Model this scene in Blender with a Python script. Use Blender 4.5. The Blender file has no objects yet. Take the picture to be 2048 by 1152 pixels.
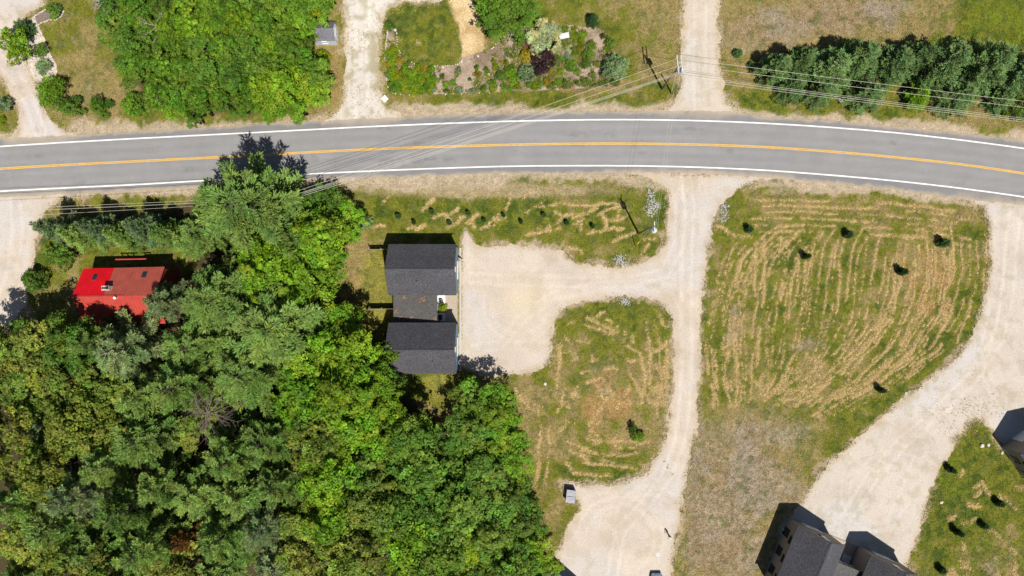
import bpy, bmesh, math, random
import numpy as np
from mathutils import Vector, Matrix
from mathutils.geometry import delaunay_2d_cdt

random.seed(7)
RNG = np.random.default_rng(11)
scene = bpy.context.scene
COL = scene.collection

# ------------------------------------------------------------------ camera
CAM_H = 102.7          # drone height in metres
PPM = 13.3             # survey scale: plan units per metre at ground level
cam_d = bpy.data.cameras.new("camera")
cam_d.sensor_width = 36.0
cam_d.lens = 36.0 * CAM_H / (2048 / PPM)
cam_d.clip_end = 5000
cam = bpy.data.objects.new("camera", cam_d)
cam.location = (0, 0, CAM_H)
COL.objects.link(cam)
scene.camera = cam

# ------------------------------------------------------------------ sky, sun, exposure
SUN_EL = math.radians(63)
SUN_DIR = Vector((0.46 * math.cos(SUN_EL), -0.888 * math.cos(SUN_EL), math.sin(SUN_EL))).normalized()
world = bpy.data.worlds.new("World")
scene.world = world
world.use_nodes = True
wn = world.node_tree.nodes
sky = wn.new("ShaderNodeTexSky")
sky.sky_type = 'NISHITA'
sky.sun_disc = False
sky.sun_elevation = SUN_EL
sky.sun_rotation = math.atan2(SUN_DIR.x, SUN_DIR.y)
wn["Background"].inputs[1].default_value = 0.05
world.node_tree.links.new(sky.outputs[0], wn["Background"].inputs[0])
sun_d = bpy.data.lights.new("sun", 'SUN')
sun_d.energy = 5.0
sun_d.angle = math.radians(0.53)
sun_d.color = (1.0, 0.955, 0.88)
sun = bpy.data.objects.new("sun", sun_d)
sun.rotation_euler = SUN_DIR.to_track_quat('Z', 'Y').to_euler()
sun.location = (40, -60, 120)
COL.objects.link(sun)
scene.view_settings.view_transform = 'Standard'
scene.view_settings.look = 'None'
scene.view_settings.gamma = 1
scene.view_settings.use_curve_mapping = False
scene.view_settings.exposure = 0.11
scene.cycles.max_bounces = 5
scene.cycles.diffuse_bounces = 1
scene.cycles.transmission_bounces = 2
scene.cycles.transparent_max_bounces = 6

# ------------------------------------------------------------------ helpers
def G(px, py, h=0.0, z=None):
    """survey plan units (13.3 per metre, north up) -> world point; h = height of the surveyed point"""
    f = (CAM_H - h) / CAM_H / PPM
    return Vector(((px - 1024) * f, -(py - 576) * f, h if z is None else z))

def tag(o, label=None, cat=None, group=None, kind=None):
    if label: o["label"] = label
    if cat: o["category"] = cat
    if group: o["group"] = group
    if kind: o["kind"] = kind
    return o

def link(o, parent=None):
    COL.objects.link(o)
    if parent is not None:
        o.parent = parent
    return o

def empty(name, loc, rz=0.0, label=None, cat=None, group=None):
    o = bpy.data.objects.new(name, None)
    o.empty_display_size = 0.3
    o.location = loc
    o.rotation_euler = (0, 0, rz)
    link(o)
    return tag(o, label, cat, group)

ORD = ["first", "second", "third", "fourth", "fifth", "sixth", "seventh", "eighth", "ninth", "tenth", "eleventh",
       "twelfth", "thirteenth", "fourteenth", "fifteenth", "sixteenth", "seventeenth", "eighteenth"]

def np_mesh(name, V, F, C=None, smooth=False):
    """V (n,3), F (m,k) index array, C (n,3) vertex colours"""
    V = np.asarray(V, dtype=np.float32); F = np.asarray(F, dtype=np.int32)
    me = bpy.data.meshes.new(name)
    m, k = F.shape
    me.vertices.add(len(V)); me.vertices.foreach_set("co", V.ravel())
    me.loops.add(m * k); me.loops.foreach_set("vertex_index", F.ravel())
    me.polygons.add(m)
    me.polygons.foreach_set("loop_start", np.arange(0, m * k, k, dtype=np.int32))
    me.polygons.foreach_set("loop_total", np.full(m, k, dtype=np.int32))
    if smooth:
        me.polygons.foreach_set("use_smooth", np.ones(m, dtype=bool))
    if C is not None:
        C = np.asarray(C, dtype=np.float32)
        a = me.color_attributes.new("Col", 'FLOAT_COLOR', 'POINT')
        a.data.foreach_set("color", np.c_[C, np.ones(len(C), dtype=np.float32)].ravel())
    me.update(calc_edges=True)
    return me

class MB:
    """collects boxes, tubes and polygons into one mesh"""
    def __init__(s): s.v = []; s.f = []
    def poly(s, pts):
        i = len(s.v); s.v += [tuple(p) for p in pts]; s.f.append(list(range(i, i + len(pts)))); return s
    def box(s, c, d, rz=0.0, M=None):
        i = len(s.v); ca, sa = math.cos(rz), math.sin(rz)
        for z in (-1, 1):
            for y in (-1, 1):
                for x in (-1, 1):
                    X, Y, Z = x * d[0] / 2, y * d[1] / 2, z * d[2] / 2
                    p = Vector((X * ca - Y * sa, X * sa + Y * ca, Z))
                    if M is not None: p = M @ p
                    s.v.append((c[0] + p.x, c[1] + p.y, c[2] + p.z))
        for q in ((0, 2, 3, 1), (4, 5, 7, 6), (0, 1, 5, 4), (2, 6, 7, 3), (0, 4, 6, 2), (1, 3, 7, 5)):
            s.f.append([i + a for a in q])
        return s
    def prism(s, pts, vec):
        """extrude a planar polygon along vec"""
        n = len(pts); i = len(s.v); vec = Vector(vec)
        s.v += [tuple(p) for p in pts] + [tuple(Vector(p) + vec) for p in pts]
        s.f.append([i + k for k in range(n)][::-1]); s.f.append([i + n + k for k in range(n)])
        for k in range(n):
            l = (k + 1) % n
            s.f.append([i + k, i + l, i + n + l, i + n + k])
        return s
    def tube(s, pts, rad, n=8, cap=True):
        pts = [Vector(p) for p in pts]
        if not hasattr(rad, '__len__'): rad = [rad] * len(pts)
        i = len(s.v)
        for k, p in enumerate(pts):
            t = (pts[min(k + 1, len(pts) - 1)] - pts[max(k - 1, 0)]).normalized()
            a = t.cross(Vector((0, 0, 1)))
            if a.length < 1e-3: a = Vector((1, 0, 0))
            a.normalize(); b = t.cross(a)
            for j in range(n):
                an = 2 * math.pi * j / n
                s.v.append(tuple(p + (a * math.cos(an) + b * math.sin(an)) * rad[k]))
        for k in range(len(pts) - 1):
            for j in range(n):
                l = (j + 1) % n
                s.f.append([i + k * n + j, i + k * n + l, i + (k + 1) * n + l, i + (k + 1) * n + j])
        if cap:
            s.f.append([i + j for j in range(n)][::-1]); s.f.append([i + (len(pts) - 1) * n + j for j in range(n)])
        return s
    def lathe(s, prof, c=(0, 0, 0), n=16):
        """prof = [(r, z), ...]"""
        i = len(s.v)
        for r, z in prof:
            for j in range(n):
                an = 2 * math.pi * j / n
                s.v.append((c[0] + r * math.cos(an), c[1] + r * math.sin(an), c[2] + z))
        for k in range(len(prof) - 1):
            for j in range(n):
                l = (j + 1) % n
                s.f.append([i + k * n + j, i + k * n + l, i + (k + 1) * n + l, i + (k + 1) * n + j])
        s.f.append([i + j for j in range(n)][::-1]); s.f.append([i + (len(prof) - 1) * n + j for j in range(n)])
        return s
    def build(s, name, mat, parent=None, smooth=False, bevel=0.0):
        me = bpy.data.meshes.new(name); me.from_pydata(s.v, [], s.f); me.validate(); me.update()
        bm = bmesh.new(); bm.from_mesh(me)
        bmesh.ops.recalc_face_normals(bm, faces=bm.faces[:])
        if bevel:
            bmesh.ops.bevel(bm, geom=bm.edges[:], offset=bevel, segments=2, affect='EDGES', clamp_overlap=True)
        for f in bm.faces: f.smooth = smooth
        bm.to_mesh(me); bm.free()
        o = bpy.data.objects.new(name, me)
        if mat is not None: me.materials.append(mat)
        return link(o, parent)

# value noise -------------------------------------------------------
def _hash(ix, iy, seed):
    n = (ix.astype(np.int64) * 374761393 + iy.astype(np.int64) * 668265263 + seed * 1442695041) & 0xFFFFFFFF
    n = ((n ^ (n >> 13)) * 1274126177) & 0xFFFFFFFF
    return ((n ^ (n >> 16)) & 0xFFFF) / 65535.0

def vn(x, y, scale, seed):
    x = x / scale; y = y / scale
    ix = np.floor(x); iy = np.floor(y); fx = x - ix; fy = y - iy
    fx = fx * fx * (3 - 2 * fx); fy = fy * fy * (3 - 2 * fy)
    a = _hash(ix, iy, seed); b = _hash(ix + 1, iy, seed); c = _hash(ix, iy + 1, seed); d = _hash(ix + 1, iy + 1, seed)
    return a + (b - a) * fx + (c - a) * fy + (a - b - c + d) * fx * fy

def fbm(x, y, scale, seed, octs=4, gain=0.55):
    t = 0; w = 0; a = 1.0
    for o in range(octs):
        t = t + a * vn(x + 17.3 * o, y - 9.1 * o, scale / 2 ** o, seed + o * 31); w += a; a *= gain
    return t / w

def sstep(a, b, x):
    t = np.clip((x - a) / (b - a), 0, 1); return t * t * (3 - 2 * t)

def smooth_closed(pts, per=6):
    P = np.array(pts, float); n = len(P); out = []
    for i in range(n):
        p0, p1, p2, p3 = P[i - 1], P[i], P[(i + 1) % n], P[(i + 2) % n]
        for k in range(per):
            t = k / per
            out.append(0.5 * (2 * p1 + (p2 - p0) * t + (2 * p0 - 5 * p1 + 4 * p2 - p3) * t * t + (3 * p1 - p0 - 3 * p2 + p3) * t ** 3))
    return np.array(out)

def sdf_poly(P, X, Y):
    """signed distance (negative inside), P in plan units, X, Y arrays in plan units"""
    d = np.full(X.shape, 1e18); ins = np.zeros(X.shape, bool); n = len(P)
    for i in range(n):
        ax, ay = P[i - 1]; bx, by = P[i]
        ex, ey = bx - ax, by - ay
        t = np.clip(((X - ax) * ex + (Y - ay) * ey) / (ex * ex + ey * ey + 1e-12), 0, 1)
        d = np.minimum(d, (X - ax - t * ex) ** 2 + (Y - ay - t * ey) ** 2)
        c = (ay > Y) != (by > Y)
        if ey != 0:
            ins ^= c & (X < (bx - ax) * (Y - ay) / (by - ay) + ax)
    d = np.sqrt(d)
    return np.where(ins, -d, d)

# ------------------------------------------------------------------ materials
def nodes_of(name):
    m = bpy.data.materials.new(name); m.use_nodes = True
    nt = m.node_tree
    return m, nt, nt.nodes, nt.links, nt.nodes["Principled BSDF"]

def noise_node(nt, scale, detail=3, rough=0.6, coord="Object"):
    tc = nt.nodes.new("ShaderNodeTexCoord"); n = nt.nodes.new("ShaderNodeTexNoise")
    n.inputs["Scale"].default_value = scale; n.inputs["Detail"].default_value = detail; n.inputs["Roughness"].default_value = rough
    nt.links.new(tc.outputs[coord], n.inputs["Vector"]); return n

def ramp(nt, fac, stops):
    r = nt.nodes.new("ShaderNodeValToRGB"); e = r.color_ramp.elements
    while len(e) > 1: e.remove(e[-1])
    for i, (p, c) in enumerate(stops):
        el = e[0] if i == 0 else e.new(p)
        el.position = p; el.color = (*c, 1)
    nt.links.new(fac, r.inputs[0]); return r

def mult(nt, a, b, fac=1.0):
    m = nt.nodes.new("ShaderNodeMix"); m.data_type = 'RGBA'; m.blend_type = 'MULTIPLY'
    m.inputs[0].default_value = fac
    nt.links.new(a, m.inputs[6]); nt.links.new(b, m.inputs[7]); return m.outputs[2]

def bump(nt, fac, strength, dist, p):
    b = nt.nodes.new("ShaderNodeBump"); b.inputs["Strength"].default_value = strength; b.inputs["Distance"].default_value = dist
    nt.links.new(fac, b.inputs["Height"]); nt.links.new(b.outputs[0], p.inputs["Normal"])

def mat_plain(name, col, rough=0.6, metal=0.0, var=0.15, scale=6.0, spec=0.4):
    m, nt, N, L, p = nodes_of(name)
    n = noise_node(nt, scale, 4)
    r = ramp(nt, n.outputs[0], [(0.25, tuple(c * (1 - var) for c in col)), (0.75, tuple(min(1, c * (1 + var)) for c in col))])
    L.new(r.outputs[0], p.inputs["Base Color"])
    p.inputs["Roughness"].default_value = rough; p.inputs["Metallic"].default_value = metal
    p.inputs["Specular IOR Level"].default_value = spec
    return m

def mat_vcol(name, rough=0.9, fine=((3.0, 0.35), (9.0, 0.35)), bstr=0.5, bdist=0.1):
    """vertex colour times fine grain"""
    m, nt, N, L, p = nodes_of(name)
    a = N.new("ShaderNodeAttribute"); a.attribute_name = "Col"
    c = a.outputs["Color"]
    for s, k in fine:
        n = noise_node(nt, s, 4, 0.65)
        r = ramp(nt, n.outputs[0], [(0.28, (1 - k,) * 3), (0.72, (1 + k,) * 3)])
        c = mult(nt, c, r.outputs[0])
    L.new(c, p.inputs["Base Color"])
    p.inputs["Roughness"].default_value = rough; p.inputs["Specular IOR Level"].default_value = 0.15
    if bstr: bump(nt, n.outputs[0], bstr, bdist, p)
    return m

def mat_leaf(name, tint, trans=0.3, rnd=0.25, rough=0.6):
    """foliage: per-leaf colour attribute x tint x per-tree variation, with light passing through the leaves"""
    m, nt, N, L, p = nodes_of(name)
    a = N.new("ShaderNodeAttribute"); a.attribute_name = "Col"
    oi = N.new("ShaderNodeObjectInfo")
    r = ramp(nt, oi.outputs["Random"], [(0.0, (tint[0] * (1 - rnd), tint[1] * (1 - rnd * 0.8), tint[2] * (1 - rnd))), (0.5, tint),
                                        (1.0, (tint[0] * (1 + rnd * 1.2), tint[1] * (1 + rnd), tint[2] * (1 + rnd)))])
    c = mult(nt, r.outputs[0], a.outputs["Color"])
    L.new(c, p.inputs["Base Color"])
    p.inputs["Roughness"].default_value = rough; p.inputs["Specular IOR Level"].default_value = 0.25
    t = N.new("ShaderNodeBsdfTranslucent"); L.new(c, t.inputs[0])
    mx = N.new("ShaderNodeMixShader"); mx.inputs[0].default_value = trans
    L.new(p.outputs[0], mx.inputs[1]); L.new(t.outputs[0], mx.inputs[2])
    L.new(mx.outputs[0], N["Material Output"].inputs[0])
    return m

def mat_shingle(name, dark, light):
    m, nt, N, L, p = nodes_of(name)
    n1 = noise_node(nt, 4.2, 2, 0.9); n2 = noise_node(nt, 0.5, 3)
    r1 = ramp(nt, n1.outputs[0], [(0.30, dark), (0.74, light)])
    r2 = ramp(nt, n2.outputs[0], [(0.3, (0.85,) * 3), (0.7, (1.12,) * 3)])
    L.new(mult(nt, r1.outputs[0], r2.outputs[0]), p.inputs["Base Color"])
    p.inputs["Roughness"].default_value = 0.85
    bump(nt, n1.outputs[0], 0.4, 0.03, p)
    return m

M = {}
M['ground'] = mat_vcol("grass_and_soil", 0.95, ((2.2, 0.22), (6.0, 0.42)), 0.9, 0.12)
M['gravel'] = mat_vcol("pale_gravel", 0.95, ((0.25, 0.05), (4.0, 0.14)), 0.35, 0.05)
M['asphalt'] = mat_vcol("asphalt", 0.85, ((0.4, 0.06), (7.0, 0.10)), 0.15, 0.02)
M['mulch'] = mat_vcol("bark_mulch", 0.95, ((4.0, 0.35), (9.0, 0.3)), 0.8, 0.08)
M['blade'] = mat_vcol("grass_blades", 0.8, ((3.0, 0.15),), 0)
M['white_paint'] = mat_plain("white_road_paint", (0.78, 0.78, 0.76), 0.7, var=0.08, scale=3)
M['yellow_paint'] = mat_plain("yellow_road_paint", (0.70, 0.41, 0.06), 0.7, var=0.15, scale=2)
M['bark'] = mat_plain("bark", (0.11, 0.085, 0.065), 0.9, var=0.4, scale=8)
M['palebark'] = mat_plain("pale_bark", (0.34, 0.29, 0.24), 0.9, var=0.3, scale=8)
M['deadwood'] = mat_plain("dead_wood", (0.17, 0.135, 0.115), 0.9, var=0.3, scale=8)
M['shingle'] = mat_shingle("charcoal_shingles", (0.030, 0.030, 0.038), (0.105, 0.103, 0.114))
M['shingle2'] = mat_shingle("worn_grey_shingles", (0.050, 0.047, 0.047), (0.135, 0.127, 0.122))
M['blue'] = mat_plain("blue_siding", (0.13, 0.24, 0.33), 0.6, var=0.08)
M['taupe'] = mat_plain("taupe_siding", (0.25, 0.215, 0.195), 0.6, var=0.08)
M['white'] = mat_plain("white_trim", (0.74, 0.74, 0.72), 0.5, var=0.05)
M['concrete'] = mat_plain("concrete", (0.46, 0.43, 0.39), 0.9, var=0.12)
M['deckwood'] = mat_plain("deck_boards", (0.44, 0.35, 0.27), 0.8, var=0.15, scale=3)
M['pole'] = mat_plain("weathered_pole", (0.30, 0.24, 0.18), 0.85, var=0.25)
M['galv'] = mat_plain("galvanised_metal", (0.62, 0.66, 0.68), 0.4, 0.3, var=0.06)
M['wire'] = mat_plain("aluminium_wire", (0.62, 0.58, 0.50), 0.5, 0.0, var=0.05)
M['dark'] = mat_plain("dark_metal", (0.02, 0.022, 0.025), 0.5)
M['rubber'] = mat_plain("black_rubber", (0.02, 0.02, 0.02), 0.8)
M['rock'] = mat_plain("white_stone", (0.62, 0.56, 0.49), 0.9, var=0.25, scale=2)
M['greyrock'] = mat_plain("grey_stone", (0.42, 0.40, 0.39), 0.9, var=0.3, scale=2)
M['shingle3'] = mat_shingle("pale_grey_shingles", (0.12, 0.12, 0.14), (0.21, 0.21, 0.24))
M['trim_dark'] = mat_plain("charcoal_trim", (0.06, 0.06, 0.07), 0.6)
M['hay'] = mat_vcol("cut_hay", 0.9, ((3.0, 0.2),), 0)
m, nt, N, L, p = nodes_of("window_glass")
p.inputs["Base Color"].default_value = (0.02, 0.03, 0.04, 1); p.inputs["Roughness"].default_value = 0.06
n = noise_node(nt, 1.5, 2); L.new(ramp(nt, n.outputs[0], [(0, (0.015, 0.02, 0.03)), (1, (0.04, 0.05, 0.06))]).outputs[0], p.inputs["Base Color"])
M['glass'] = m
LEAF = {
    'maple': mat_leaf("maple_leaves", (0.160, 0.290, 0.012), 0.18),
    'oak': mat_leaf("oak_leaves", (0.115, 0.215, 0.022), 0.2, .35),
    'olive': mat_leaf("olive_leaves", (0.172, 0.235, 0.030), 0.2, .25),
    'wood': mat_leaf("wood_leaves", (0.108, 0.215, 0.014), 0.2),
    'lime': mat_leaf("lime_leaves", (0.245, 0.330, 0.008), rnd=0.15),
    'pine': mat_leaf("pine_needles", (0.225, 0.350, 0.072), 0.18, .25),
    'palepine': mat_leaf("pale_pine_needles", (0.240, 0.325, 0.125), 0.2, .15),
    'fir': mat_leaf("fir_needles", (0.165, 0.270, 0.085), 0.2, .2),
    'spruce': mat_leaf("blue_spruce_needles", (0.190, 0.285, 0.120), 0.2, 0.15),
    'sapling': mat_leaf("sapling_needles", (0.060, 0.125, 0.035), 0.15, 0.4),
    'purple': mat_leaf("purple_leaves", (0.050, 0.022, 0.026), 0.2, 0.1),
    'pink': mat_leaf("pink_leaves", (0.30, 0.055, 0.095), 0.2, 0.1),
    'cream': mat_leaf("variegated_leaves", (0.42, 0.45, 0.20), 0.2, 0.05),
    'gold': mat_leaf("golden_leaves", (0.30, 0.24, 0.012), 0.25, 0.1),
    'rust': mat_leaf("rusty_needles", (0.25, 0.12, 0.03), 0.2, 0.2),
}
# ------------------------------------------------------------------ plan outlines
def curve_y(pts):
    P = np.array(pts, float)
    # smooth through points: cubic hermite with finite-difference slopes
    x, y = P[:, 0], P[:, 1]; mslope = np.gradient(y, x)
    def f(t):
        t = np.asarray(t, float); i = np.clip(np.searchsorted(x, t) - 1, 0, len(x) - 2)
        hh = x[i + 1] - x[i]; s = (t - x[i]) / hh
        h00 = 2 * s ** 3 - 3 * s ** 2 + 1; h10 = s ** 3 - 2 * s ** 2 + s; h01 = -2 * s ** 3 + 3 * s ** 2; h11 = s ** 3 - s ** 2
        return h00 * y[i] + h10 * hh * mslope[i] + h01 * y[i + 1] + h11 * hh * mslope[i + 1]
    return f
X0, X1 = -700, 2748
line_top = curve_y([(-700, 338), (-300, 311), (0, 293), (128, 285), (256, 278), (512, 265), (768, 252), (1024, 242.5), (1150, 240), (1280, 239.5), (1400, 241.5), (1536, 247), (1664, 255), (1800, 266.5), (1920, 280), (2048, 297), (2300, 340), (2748, 430)])
line_mid = curve_y([(-700, 382), (-300, 355), (0, 337.5), (128, 330), (256, 323.5), (384, 317), (512, 310.5), (640, 303.5), (768, 297.5), (896, 293), (1024, 289.5), (1150, 287.5), (1280, 287.5), (1400, 289.5), (1536, 294.5), (1664, 303.5), (1800, 315.5), (1920, 328.5), (2048, 347), (2300, 390), (2748, 480)])
line_bot = curve_y([(-700, 428), (-300, 401), (0, 382.5), (128, 376), (256, 370), (420, 360.5), (600, 349), (768, 341), (900, 336), (1024, 332.5), (1150, 331.5), (1280, 332), (1400, 334.7), (1536, 341), (1664, 350.5), (1792, 362), (1920, 376.5), (2048, 394), (2300, 438), (2748, 530)])
edge_top = curve_y([(-700, 318), (-300, 294), (0, 277), (128, 271), (256, 264), (400, 256), (512, 249.5), (640, 242), (768, 236), (900, 230), (1024, 226), (1150, 223.5), (1280, 223.5), (1370, 221), (1450, 223.5), (1536, 234), (1664, 242), (1800, 254), (1920, 267), (2048, 282), (2300, 324), (2748, 412)])
edge_bot = curve_y([(-700, 442), (-300, 414), (0, 394), (128, 389), (256, 383), (400, 374), (600, 361), (768, 355), (900, 350), (1024, 347), (1150, 346.5), (1280, 346), (1400, 347.5), (1536, 355), (1664, 367), (1792, 379), (1920, 397), (2048, 411), (2300, 455), (2748, 548)])

xs_r = np.arange(X0, X1, 24.0)
ROAD = np.array([(x, edge_top(x)) for x in xs_r] + [(x, edge_bot(x)) for x in xs_r[::-1]])

DRIVES = {
 'driveway_a': ([(-120, -60), (97, -60), (92, 0), (73, 17), (52, 27), (46, 45), (48, 75), (50, 110), (60, 140), (72, 165), (82, 200), (98, 232), (125, 258), (150, 275), (22, 288), (36, 255), (40, 232), (30, 205), (16, 178), (0, 152), (-30, 110), (-120, 60)],
                "pale gravel drive curving into the top left corner"),
 'driveway_b': ([(-140, 398), (0, 388), (60, 388), (132, 386), (108, 408), (84, 436), (76, 455), (76, 470), (70, 500), (62, 545), (52, 580), (50, 615), (30, 640), (0, 655), (-140, 690)],
                "pale gravel drive left of the red roofed house"),
 'driveway_c': ([(693, -70), (690, 0), (688, 60), (690, 130), (689, 175), (680, 215), (655, 244), (800, 236), (775, 218), (759, 190), (755, 140), (757, 100), (762, 60), (768, 32), (785, 15), (810, 6), (850, 4), (884, 0), (900, -30), (900, -70)],
                "pale gravel drive beside the grey shed"),
 'driveway_d': ([(1368, -70), (1368, 0), (1366, 60), (1362, 120), (1360, 170), (1352, 205), (1325, 226), (1480, 228), (1456, 205), (1444, 165), (1440, 120), (1437, 60), (1436, 0), (1436, -70)],
                "gravel drive running up beside the utility pole"),
 'driveway_e': ([(1270, 344), (1300, 356), (1326, 370), (1336, 395), (1334, 440), (1330, 480), (1315, 505), (1290, 520), (1250, 530), (1200, 530), (1160, 527), (1140, 519), (1128, 505), (1105, 495), (1060, 489), (1000, 490), (952, 492), (942, 476), (934, 464), (924, 476), (921, 510), (920, 600), (919, 660), (918, 722), (930, 737), (950, 747), (985, 753), (1010, 750), (1050, 745), (1085, 735), (1100, 718), (1103, 690), (1106, 660), (1116, 630), (1137, 612), (1180, 601), (1240, 596), (1290, 598), (1320, 610), (1338, 632), (1345, 660), (1348, 720), (1345, 780), (1336, 840), (1327, 890), (1310, 925), (1280, 950), (1240, 963), (1200, 968), (1155, 966), (1124, 959), (1126, 972), (1134, 990), (1152, 1003), (1160, 1015), (1142, 1045), (1128, 1075), (1118, 1100), (1106, 1118), (1080, 1150), (1060, 1230), (1335, 1230), (1342, 1152), (1348, 1100), (1357, 1050), (1363, 1010), (1371, 970), (1379, 930), (1386, 890), (1394, 850), (1398, 780), (1401, 720), (1403, 650), (1406, 600), (1411, 550), (1416, 510), (1423, 470), (1433, 430), (1446, 405), (1466, 386), (1492, 372), (1525, 362), (1570, 354)],
                "wide pale gravel drive linking the road to the dark roofed house"),
 'driveway_f': ([(1935, 396), (1958, 408), (1970, 428), (1977, 450), (1979, 490), (1980, 530), (1971, 580), (1955, 640), (1930, 690), (1905, 720), (1870, 750), (1835, 775), (1800, 802), (1760, 837), (1720, 872), (1680, 906), (1650, 932), (1630, 960), (1612, 990), (1590, 1020), (1560, 1060), (1560, 1160), (1790, 1180), (1815, 1120), (1831, 1088), (1845, 1048), (1858, 1000), (1871, 962), (1890, 920), (1910, 884), (1934, 850), (1960, 842), (1985, 868), (2015, 892), (2060, 880), (2160, 860), (2200, 600), (2180, 440)],
                "broad pale gravel drive sweeping down the right side"),
}
DRV = {k: smooth_closed(v[0], 4) for k, v in DRIVES.items()}
FIELD1 = smooth_closed([(1450, 395), (1485, 378), (1560, 386), (1700, 398), (1850, 410), (1945, 424), (1970, 450), (1974, 520), (1965, 580), (1945, 650), (1905, 715), (1830, 775), (1750, 840), (1660, 920), (1600, 990), (1540, 1060), (1500, 1180), (1350, 1180), (1370, 1010), (1394, 870), (1405, 740), (1410, 600), (1424, 500), (1438, 430)], 3)
FIELD2 = smooth_closed([(1112, 640), (1142, 614), (1200, 602), (1290, 602), (1333, 632), (1343, 720), (1331, 840), (1306, 922), (1240, 958), (1160, 960), (1060, 955), (1050, 860), (1000, 800), (985, 758), (1090, 742), (1103, 690)], 3)
FIELD3 = smooth_closed([(700, 378), (900, 366), (1100, 362), (1285, 368), (1328, 400), (1326, 480), (1300, 512), (1200, 525), (1140, 512), (1060, 484), (940, 460), (905, 465), (770, 470), (720, 450)], 3)
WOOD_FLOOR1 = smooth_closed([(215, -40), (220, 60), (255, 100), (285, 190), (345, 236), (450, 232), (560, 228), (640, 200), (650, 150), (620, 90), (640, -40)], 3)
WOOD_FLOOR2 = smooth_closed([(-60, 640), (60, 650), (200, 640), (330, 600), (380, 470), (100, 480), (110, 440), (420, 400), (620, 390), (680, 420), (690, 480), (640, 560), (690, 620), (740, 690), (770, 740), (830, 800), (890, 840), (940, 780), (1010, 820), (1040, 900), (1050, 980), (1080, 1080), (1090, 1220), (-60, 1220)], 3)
BEDS = {
 'garden_bed': ([(776, 60), (788, 58), (791, 90), (800, 112), (815, 124), (840, 130), (880, 132), (915, 128), (928, 115), (960, 104), (985, 96), (1000, 80), (1015, 64), (1045, 58), (1090, 56), (1130, 52), (1180, 55), (1212, 66), (1222, 88), (1232, 108), (1228, 140), (1238, 162), (1236, 174), (1180, 176), (1100, 180), (1020, 182), (960, 184), (900, 188), (840, 186), (790, 185), (776, 172), (772, 130), (771, 90)], "brown bark mulch bed filling the front garden above the road"),
 'rock_bed': ([(62, 40), (68, 34), (76, 48), (86, 70), (95, 95), (104, 112), (113, 132), (112, 152), (98, 160), (76, 166), (62, 142), (54, 120), (52, 90), (58, 60)], "pale stone bed along the lawn edge"),
 'mulch_island': ([(68, 32), (88, 20), (110, 12), (124, 14), (126, 26), (118, 38), (98, 40), (76, 48)], "grey mulch bed ringed with white stones"),
}
BED = {k: smooth_closed(v[0], 4) for k, v in BEDS.items()}
STRAW_PATH = smooth_closed([(886, -60), (938, -60), (944, 0), (956, 30), (967, 68), (970, 105), (950, 116), (927, 118), (923, 90), (915, 50), (900, 20)], 4)

# ------------------------------------------------------------------ ground field
STEP = 0.22
gx = np.arange(-81, 81.01, STEP); gy = np.arange(-47, 47.01, STEP)
far = [18, 60, 140, 320, 720, 1520]
fx = np.array([83.0] + [82 + f for f in far]); fy = np.array([49.0] + [48 + f for f in far])
NF = len(fx)
gxa = np.concatenate([-fx[::-1], gx, fx]); gya = np.concatenate([-fy[::-1], gy, fy])
WX, WY = np.meshgrid(gxa, gya)
PX, PY = WX * PPM + 1024, -WY * PPM + 576

def gauss(px, py, rx, ry=None, a=1.0, X=None, Y=None):
    ry = ry or rx
    return a * np.exp(-(((X - px) / rx) ** 2 + ((Y - py) / ry) ** 2))

def lerp(A, B, t):
    return A + (np.asarray(B) - A) * t[..., None]

# traced windrows of cut hay --------------------------------------------
HR = np.random.default_rng(5)
STROKES = []      # (points, half width)
def interp_pts(P, t):
    P = np.array(P, float); s = np.linspace(0, 1, len(P))
    return np.stack([np.interp(t, s, P[:, 0]), np.interp(t, s, P[:, 1])], -1)
def add_stroke(P, t0, t1, w, wob=3.0):
    t = np.linspace(t0, t1, max(6, int(60 * (t1 - t0))))
    Q = interp_pts(P, t) if not callable(P) else P(t)
    k = np.arange(len(Q)); ph = HR.random(4) * 6.28
    Q = Q + wob * np.stack([np.sin(k * .31 + ph[0]) + .6 * np.sin(k * .83 + ph[1]), np.sin(k * .27 + ph[2]) + .6 * np.sin(k * .71 + ph[3])], -1) * .6
    STROKES.append((Q, w))
def dashes(P, n, w, cover=.75, wob=3.0):
    t = HR.random() * .14; end = 1 - .25 * HR.random() ** 2
    while t < end:
        L = (.12 + .5 * HR.random()) * cover
        add_stroke(P, t, min(end, t + L), w * (.6 + .8 * HR.random()), wob)
        t += L + (.02 + .16 * HR.random()) * max(.25, 1.6 - cover)
LC = [(1436, 452), (1428, 520), (1422, 600), (1420, 680), (1420, 760), (1418, 810)]
RC = [(1958, 452), (1960, 540), (1938, 630), (1892, 700), (1800, 770), (1650, 850)]
MC = [(1600, 470), (1590, 540), (1570, 620), (1545, 700), (1528, 760), (1520, 800)]
s = .01
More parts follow.
